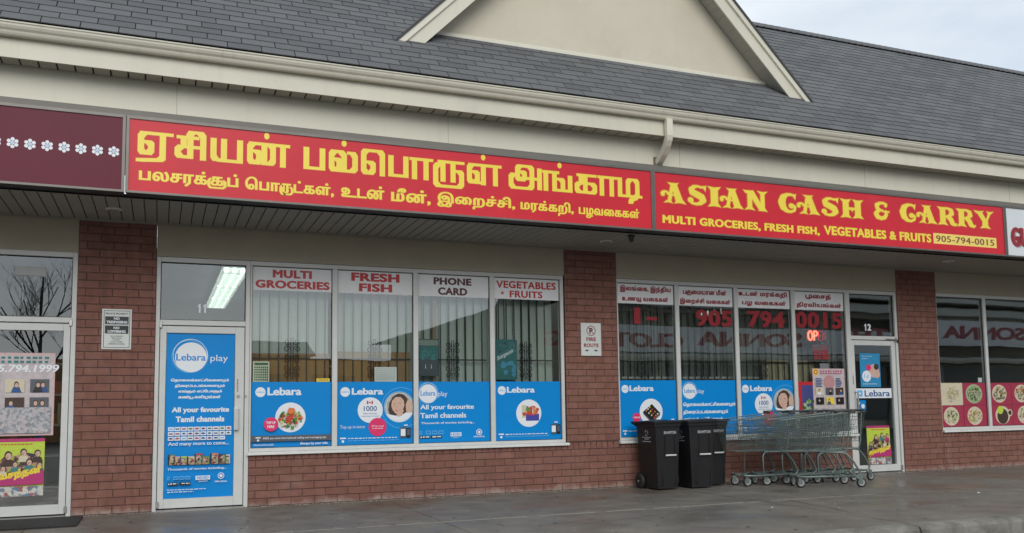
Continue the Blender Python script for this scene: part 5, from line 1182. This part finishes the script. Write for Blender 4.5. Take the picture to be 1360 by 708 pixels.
# floor mat at the left door
MT = empty('door_mat', (-1.32, -.56, .002), 'black rubber grid mat in front of the far left door', 'mat')
MB().box(-.58, .575, -.42, .435, 0, .004).build('backing', RUBBER, MT)
mb = MB()
for k in range(38): x = -.58 + k * .03; mb.box(x, x + .012, -.42, .435, .0041, .014)
for k in range(22): y = -.42 + k * .0395; mb.box(-.58, .575, y, y + .012, .0141, .018)
mb.build('ribs', RUBBER, MT)

# ================================================================== wheelie bins
def make_bin(loc, rz, label, s=1.0):
    B = empty('wheelie_bin', loc, label, 'wheelie bin', 'black wheelie bins by the wall', rz)
    B.scale = (1, 1, 1.03)
    wb, wt, db, dt, h = .31 * s, .385 * s, .40, .475, .865        # widths / depths at foot and rim; front face at local y = 0
    def q(t, inset=0): w = (wb + (wt - wb) * t) / 2 - inset; return [(-w, 0 - (dt - db) * .35 * t + inset), (w, -(dt - db) * .35 * t + inset), (w, db + (dt - db) * .65 * t - inset), (-w, db + (dt - db) * .65 * t - inset)]
    mb = MB(); L_ = [(.0, .03, 0), (.012, .03, 0), (.9, 0.86, 0), (1, .865, 0)]
    vs = []; lv = [(0, .018), (.0, .03), (.35, .33), (.36, .335), (.93, .80), (.94, .80), (1.0, .865)]
    for t, z in lv: vs += [(x, y, z) for x, y in q(t)]
    n = len(lv); fs = [(i * 4 + j, i * 4 + (j + 1) % 4, i * 4 + 4 + (j + 1) % 4, i * 4 + 4 + j) for i in range(n - 1) for j in range(4)] + [(3, 2, 1, 0)]
    mb.add(vs, fs)
    bevel(mb.build('body', BIN, B), .014, 3)
    yf = lambda z: -(dt - db) * .35 * (z / .865)
    # rim collar
    w = wt / 2 + .012; bevel(MB().box(-w, w, -.038, db + .065, .815, .868).build('rim', BIN, B), .008, 2)
    for x in (-.10 * s, -.075 * s, .125 * s): MB().box(x, x + .006, yf(.2) - .004, yf(.2) + .03, .05, .36).build('rib', BIN, B)
    # recessed slot on the front with a light catch bar
    o = MB().add([(-.062 * s + .03, yf(.44) - .0015, .44), (.102 * s, yf(.44) - .0015, .44), (.102 * s, yf(.70) - .0015, .70), (-.032 * s, yf(.70) - .0015, .70)], [(0, 1, 2, 3)]).build('slot', mat('bin_slot_dark', (.006, .006, .006), .7, .1), B)
    for x in (-.048 * s, .108 * s): MB().box(x, x + .008, yf(.58) - .010, yf(.58) + .02, .43, .71).build('rib', BIN, B)
    MB().cyl((.033 * s, yf(.46) - .028, .448), (1, 0, 0), .0115, .165 * s, 10).build('catch_bar', mat('catch_bar_steel', (.60, .60, .60), .35, .1), B)
    V, F = place(textpoly('BRAMPTON', .05, .04, .04), -.06 * s, .135 * s, .722, .76, 0); MB().add([(p[0], yf(p[2]) - .0035, p[2]) for p in V], F).build('lettering', BINW, B)
    # lid, domed and slightly warped, hinged at the back
    k = 8; vs = []; fs = []; w2 = wt / 2 + .028; rr = random.Random(int(loc[0] * 50))
    for i in range(k + 1):
        for j in range(k + 1):
            u, v = i / k, j / k; x = -w2 + 2 * w2 * u; y = -.055 + (db + .125) * v
            z = .885 + .022 * sin(pi * u) * sin(pi * v) + .010 * sin(pi * v * 1.4 + u * 2.2) + rr.uniform(-.0015, .0015)
            vs.append((x, y, z))
    for i in range(k):
        for j in range(k): a = i * (k + 1) + j; fs.append((a, a + k + 1, a + k + 2, a + 1))
    nb = len(vs); vs += [(p[0], p[1], p[2] - .026) for p in vs]
    fs += [tuple(nb + i for i in f[::-1]) for f in fs[:]]
    ring_ = [i * (k + 1) for i in range(k + 1)] + [k * (k + 1) + j for j in range(1, k + 1)] + [i * (k + 1) + k for i in range(k - 1, -1, -1)] + [j for j in range(k - 1, 0, -1)]
    for a, b in zip(ring_, ring_[1:] + ring_[:1]): fs.append((a, nb + a, nb + b, b))
    MB().add(vs, fs).build('lid', BIN, B, smooth=False)
    # grab handle at the back, wheels, axle
    MB().tube([(-w2 * .95, db + .05, .845), (-w2 * .98, db + .13, .868), (w2 * .98, db + .13, .868), (w2 * .95, db + .05, .845)], .017, 8).build('handle', BIN, B)
    for sx in (-1, 1):
        o = MB().cyl((sx * (wb / 2 + .03), db - .005, .098), (1, 0, 0), .098, .045, 22).build('wheel', RUBBER, B, True); bevel(o, .006, 2)
        MB().cyl((sx * (wb / 2 + .054), db - .005, .098), (1, 0, 0), .062, .006, 16).build('rim_disc', BIN, o); MB().cyl((sx * (wb / 2 + .058), db - .005, .098), (1, 0, 0), .014, .006, 10).build('hub', WHEELG, o)
    MB().cyl((0, db - .005, .098), (1, 0, 0), .011, wb + .06, 8).build('axle', BLACKM, B)
    # recycling mark and lines on the left side
    P = MB(); X0 = -1
    def side(y, z): t = z / .865; return (-(wb + (wt - wb) * t) / 2 - .003, y, z)
    for a in range(3):
        for e in range(5):
            t0 = radians(a * 120 + 90 + e * 16); t1 = radians(a * 120 + 90 + (e + 1) * 16)
            P.add([side(.20 - .042 * cos(t0), .735 + .042 * sin(t0)), side(.20 - .042 * cos(t1), .735 + .042 * sin(t1)), side(.20 - .026 * cos(t1), .735 + .026 * sin(t1)), side(.20 - .026 * cos(t0), .735 + .026 * sin(t0))], [(0, 1, 2, 3)])
    for z, a, b in ((.672, .10, .31), (.650, .15, .26), (.618, .10, .31)): P.add([side(a, z), side(a, z + .011), side(b, z + .011), side(b, z)], [(0, 1, 2, 3)])
    P.build('recycling_mark', BINW, B)
    return B
make_bin((6.33, -.64, 0), radians(2), 'black wheelie bin, leftmost of three, its side marked with a recycling sign', 1.0)
make_bin((6.845, -.68, 0), radians(0), 'black wheelie bin in the middle, standing slightly forward', 1.05)
make_bin((7.22, -.47, 0), radians(1), 'black wheelie bin on the right next to the carts, set back a little', .95)

# ================================================================== shopping carts
def cart_meshes():
    # local frame: +x towards the nose, y across, z up, origin on the ground between the rear wheels
    out = []
    xb, xf = -.06, .86; wbk, wfr = .27, .19
    zt = lambda x: 1.0 - .095 * (x - xb) / (xf - xb); zb = lambda x: .475 + .01 * (x - xb) / (xf - xb)
    wt = lambda x: wbk + (wfr - wbk) * (x - xb) / (xf - xb)
    def sidept(x, t, s): z = zb(x) + (zt(x) - zb(x)) * t; w = wt(x) * (.80 + .20 * t); xx = x + (t * .10 - .05) * (1 if x > .5 else -.5 * (1 - x)); return (xx, s * w, z)
    b = MB(); r = .0023
    for s in (-1, 1):
        for t in (0, .2, .4, .6, .8): b.tube([sidept(xb, t, s), sidept(xf, t, s)], .0038, 4)
        b.tube([sidept(xb, 1, s), sidept(xf, 1, s)], .0075, 6)
        n = 27
        for i in range(n + 1): x = xb + (xf - xb) * i / n; b.tube([sidept(x, 0, s), sidept(x, 1, s)], r, 4)
    for t in (0, .2, .4, .6, .8, 1): b.tube([sidept(xf, t, -1), sidept(xf, t, 1)], .0034, 4)
    for i in range(11):
        u = -1 + 2 * i / 10; p = sidept(xf, 0, 1); q = sidept(xf, 1, 1); b.tube([(p[0], p[1] * u, p[2]), (q[0], q[1] * u, q[2])], r, 4)
    for i in range(11): u = -1 + 2 * i / 10; p = sidept(xf, 0, 1); q = sidept(xb, 0, 1); b.tube([(p[0], p[1] * u, p[2]), (q[0], q[1] * u, q[2])], r, 4)
    for k in range(9): x = xb + (xf - xb) * k / 8; p = sidept(x, 0, 1); b.tube([(p[0], p[1], p[2]), (p[0], -p[1], p[2])], .003, 4)
    out.append(('basket', b, CART))
    g = MB()                                         # rear gate, tipped forward, and the child seat
    for i in range(10): u = -1 + 2 * i / 9; g.tube([(xb + .05, wbk * .8 * u, .93), (xb + .26, wbk * .74 * u, .58)], r, 4)
    for t in (0, .33, .66, 1): g.tube([(xb + .05 + .21 * t, -wbk * .8, .93 - .35 * t), (xb + .05 + .21 * t, wbk * .8, .93 - .35 * t)], .0038, 4)
    for i in range(8): u = -1 + 2 * i / 7; g.tube([(xb + .02, wbk * .8 * u, .76), (xb + .20, wbk * .78 * u, .74)], r, 4)
    out.append(('gate', g, CART))
    f = MB()
    for s in (-1, 1):
        f.tube([(-.05, s * .255, 1.0), (-.045, s * .25, .95), (-.01, s * .235, .55), (.02, s * .23, .475), (.36, s * .19, .47)], .010, 7)         # upright from the handle
        f.tube([(.30, s * .20, .468), (.10, s * .225, .465), (.02, s * .232, .45), (-.08, s * .24, .34), (-.16, s * .245, .20), (-.155, s * .245, .165), (-.10, s * .245, .15)], .014, 8)  # swept rear leg
        f.tube([(-.12, s * .245, .15), (.55, s * .20, .145), (.66, s * .16, .15), (.70, s * .10, .155)], .0145, 8)       # base rail
        f.tube([(.30, s * .215, .158), (.37, s * .212, .16), (.40, s * .21, .19), (.40, s * .205, .41), (.37, s * .20, .45), (.31, s * .195, .465)], .010, 7)  # front post
        f.tube([(-.10, s * .245, .155), (-.145, s * .245, .11), (-.16, s * .245, .07)], [.018, .022, .014], 6)
    f.tube([(.70, -.10, .155), (.70, .10, .155)], .0125, 8); f.tube([(-.12, -.245, .15), (-.12, .245, .15)], .009, 6); f.tube([(.30, -.2, .467), (.30, .2, .467)], .009, 6); f.tube([(.02, -.23, .463), (.02, .23, .463)], .008, 6)
    out.append(('frame', f, CART))
    h = MB(); h.tube([(-.085, -.265, 1.015), (-.10, -.26, 1.02), (-.10, .26, 1.02), (-.085, .265, 1.015)], .0155, 10); 
    out.append(('handle', h, CARTH))
    e = MB()
    for s in (-1, 1): e.box(-.12, -.02, s * .262 - .012, s * .262 + .012, .985, 1.03)
    out.append(('handle_end', e, BLACKM))
    return [(n, m, M) for n, m, M in out]
cart0 = None; wheel_m = rim_m = fork_m = None
def build_cart(loc, rz, label, grp):
    global cart0
    C = empty('shopping_cart', loc, label, 'shopping cart', grp, rz)
    rr = random.Random(int(loc[0] * 77))
    wheels = [(-.17, .245, 0), (-.17, -.245, 0), (.62, .135, rr.uniform(-.7, .9)), (.62, -.135, rr.uniform(-.7, .9))]
    if cart0 is None:
        parts = []
        for n, m_, M in cart_meshes(): o = m_.build(n, M, C, smooth=(n in ('frame', 'handle'))); parts.append(o.data)
        w = MB(); k = 20
        w.tube([(0, 0, 0), (0, 0, 0)], .01, 3)
        w = MB().cyl((0, 0, 0), (0, 1, 0), .0625, .026, 22); rm = MB().cyl((0, 0, 0), (0, 1, 0), .046, .030, 18); hb_ = MB().cyl((0, 0, 0), (0, 1, 0), .016, .040, 10)
        fk = MB().box(-.012, .04, -.022, -.018, -.012, .085).box(-.012, .04, .018, .022, -.012, .085).box(-.012, .045, -.022, .022, .0851, .092).cyl((.03, 0, .105), (0, 0, 1), .012, .03, 8)
        cart0 = dict(parts=list(zip([p.name.split('.')[0] for p in parts], parts)), w=w, rm=rm, fk=fk, hb=hb_)
        first = True
    else:
        for n, me_ in cart0['parts']: link(bpy.data.objects.new(n, me_), C)
        first = False
    for x, y, a in wheels:
        fk = bpy.data.objects.new('fork', None)
        if 'fkm' not in cart0:
            o = cart0['fk'].build('wheel_fork', CART, C); cart0['fkm'] = o.data; t = cart0['w'].build('wheel', RUBBER, C, True); cart0['wm'] = t.data
            r_ = cart0['rm'].build('rim', WHEELG, t); cart0['rmm'] = r_.data; h_ = cart0['hb'].build('hub', BLACKM, t); cart0['hm'] = h_.data
        else:
            o = bpy.data.objects.new('wheel_fork', cart0['fkm']); link(o, C); t = bpy.data.objects.new('wheel', cart0['wm']); link(t, C); r_ = bpy.data.objects.new('rim', cart0['rmm']); link(r_, t); h_ = bpy.data.objects.new('hub', cart0['hm']); link(h_, t)
        o.location = (x, y, .063); o.rotation_euler = (0, 0, a); t.location = (x, y, .0635); t.rotation_euler = (0, 0, a)
        bpy.data.objects.remove(fk)
    return C
pos = [(9.46, -.60), (9.14, -.605), (8.81, -.61), (8.47, -.615), (8.14, -.62)]
lab = ['grey shopping cart at the right end of the wall row, by door 12', 'second shopping cart from the door in the row along the wall', 'third shopping cart from the door in the row along the wall', 'fourth shopping cart from the door in the row along the wall', 'shopping cart at the left end of the wall row, its nose by the bins']
for (x, y), l in zip(pos, lab): build_cart((x, y, 0), pi + radians(1.0), l, 'nested shopping carts')
build_cart((8.66, -1.30, 0), pi - radians(17), 'grey shopping cart standing nearest the camera, in front of the row', 'nested shopping carts')

# ================================================================== across the parking lot (seen mirrored in the glass)
OP = empty('opposite_store_building', (28, -20, -.15), 'long beige shop building across the parking lot with a white sign band', 'building')
OM = dict(w=mat('opposite_wall_beige', (.42, .39, .32), .9, .1, 2), d=mat('opposite_window_dark', (.05, .06, .062), .15, .1), b=mat('opposite_fascia', (.50, .51, .48), .6, .06, 2), s=mat('opposite_sign_white', (.68, .71, .72), .4, .05))
def ob(n, x0, x1, y0, y1, z0, z1, M): return MB().box(x0 - 28, x1 - 28, y0 + 20, y1 + 20, z0 + .15, z1 + .15).build(n, M, OP)
XO0, XO1 = 16.0, 62
ob('wall', XO0, XO1, -32, -21.2, -.15, 5.6, OM['w'])
for i in range(14): x = XO0 + .6 + i * 3.2; ob('window', x, x + 2.9, -21.199, -21.13, .3, 2.8, OM['d'])
for i in range(15): x = XO0 + .35 + i * 3.2; ob('post', x, x + .18, -21.129, -21.0, -.15, 2.94, OM['b'])
ob('canopy_soffit', XO0, XO1, -21.199, -19.61, 2.95, 3.05, OM['w']); ob('sign_band', 31.8, XO1, -19.9, -19.6, 3.75, 4.95, OM['s']); ob('sign_band', XO0, 31.6, -19.9, -19.6, 3.25, 4.35, OM['s']); ob('lower_trim', XO0, XO1, -19.89, -19.62, 3.06, 3.2, OM['b'])
ob('fascia_board', XO0, XO1, -19.9, -19.5, 5.15, 5.5, OM['b']); ob('band_gap', XO0, XO1, -20.5, -19.91, 4.951, 5.6, OM['w']); ob('gutter', XO0, XO1, -19.9, -19.3, 5.75, 5.95, OM['b'])
MB().add([(XO0 - 28, .3, 5.95), (XO1 - 28, .3, 5.95), (XO1 - 28, -5, 10.6), (XO0 - 28, -5, 10.6), (XO1 - 28, -12, 5.8), (XO0 - 28, -12, 5.8)], [(0, 1, 2, 3), (3, 2, 4, 5), (0, 3, 5), (1, 4, 2)]).build('roof', SHING, OP)
for s, xa, xb_, z_ in (('SONNA', 39.9, 34.3, 4.05), ('C', 33.3, 32.2, 4.05), ('TH', 31.0, 28.9, 3.85), ('SONNA', 26.0, 20.6, 3.52), ('CLOTHING', 19.9, 13.6, 3.42)):
    V, F = place(textpoly(s, .06, .03), 0, xa - xb_, z_, z_ + .62, 0); MB().add([(xa - p[0] - 28, .405, p[2] + .15) for p in V], F).build('sign_lettering', mat('faded_red_letters', (.34, .07, .08), .5, .1), OP)
def far_block(x0, x1, y, z, gable, label, M, roofM=SHING, dep=10):
    B = empty('far_building', ((x0 + x1) / 2, y, -.15), label, 'building'); h = (x1 - x0) / 2
    MB().box(-h, h, -dep, 0, 0, z).build('wall', M, B)
    if gable: MB().add([(-h - .4, .4, z), (h + .4, .4, z), (h + .4, -dep / 2, z + gable), (-h - .4, -dep / 2, z + gable), (h + .4, -dep - .4, z), (-h - .4, -dep - .4, z)], [(0, 1, 2, 3), (3, 2, 4, 5), (0, 3, 5), (1, 4, 2)]).build('roof', roofM, B)
    n = max(1, int((x1 - x0) / 3))
    for i in range(n): x = -h + (i + .2) * (2 * h / n); MB().box(x, x + 2 * h / n * .6, .001, .06, .9, min(z - .6, 2.9)).build('window', OM['d'], B)
    return B
far_block(-14, 12.5, -30, 3.55, 0, 'low tan brick block across the lot, left part', mat('far_tan_brick', (.36, .20, .09), .9, .12, 3), dep=5)
far_block(2, 9, -46, 4.6, 1.3, 'grey gabled house beyond the tan block', mat('far_grey_wall', (.16, .17, .18), .9, .1), dep=8)
o = far_block(10, 24, -26, 4.3, 0, 'dark building end with a low gable beyond the lot, right of the houses', mat('far_dark_wall', (.10, .11, .12), .9, .1), dep=3)
MB().add([(-8, .4, 4.2), (8, .4, 4.2), (1.5, .4, 7.2), (-8, -3, 4.2), (8, -3, 4.2), (1.5, -3, 7.2)], [(0, 1, 2), (3, 5, 4), (0, 2, 5, 3), (1, 4, 5, 2), (0, 3, 4, 1)]).build('roof', SHING, o)
far_block(-34, -18, -40, 4.2, 1.5, 'grey house far to the left beyond the lot', mat('far_grey_wall', (.16, .17, .18)))
# bare tree in the lot
TR = empty('bare_tree', (-2.9, -14.6, -.15), 'bare leafless young tree in the parking lot', 'tree'); rr = random.Random(21)
br = MB()
def branch(p, d, ln, r, dep):
    pts = [p]; n = 4; q = Vector(p); dd = Vector(d).normalized()
    for i in range(n): dd = (dd + Vector((rr.uniform(-.16, .16), rr.uniform(-.16, .16), rr.uniform(-.02, .12)))).normalized(); q = q + dd * ln / n; pts.append(q.copy())
    br.tube(pts, [r * (1 - .5 * i / n) for i in range(n + 1)], 5 if dep > 1 else 3)
    if dep == 0: return
    for k in range(3 if dep > 1 else 4):
        t = rr.uniform(.35, 1); b_ = pts[min(int(t * n) + 0, n)]; a = rr.uniform(0, 2 * pi); sp = rr.uniform(.5, .95)
        nd = (dd + Vector((cos(a) * sp, sin(a) * sp, .15))).normalized(); branch(b_, nd, ln * rr.uniform(.55, .72), r * .48, dep - 1)
MB().tube([(0, 0, 0), (.02, 0, 1.0), (-.02, .02, 2.2), (.02, 0, 3.2)], [.085, .07, .06, .045], 8).build('trunk', BARK, TR, True)
for a in range(5): t = a * 1.26 + .3; branch(Vector((0, 0, 2.0 + a * .3)), (cos(t) * .8, sin(t) * .8, .9), 1.7, .032, 4)
branch(Vector((.02, 0, 3.2)), (0, 0, 1), 1.6, .04, 4); br.build('crown', BARK, TR)
bpy.data.objects.remove(_tob)
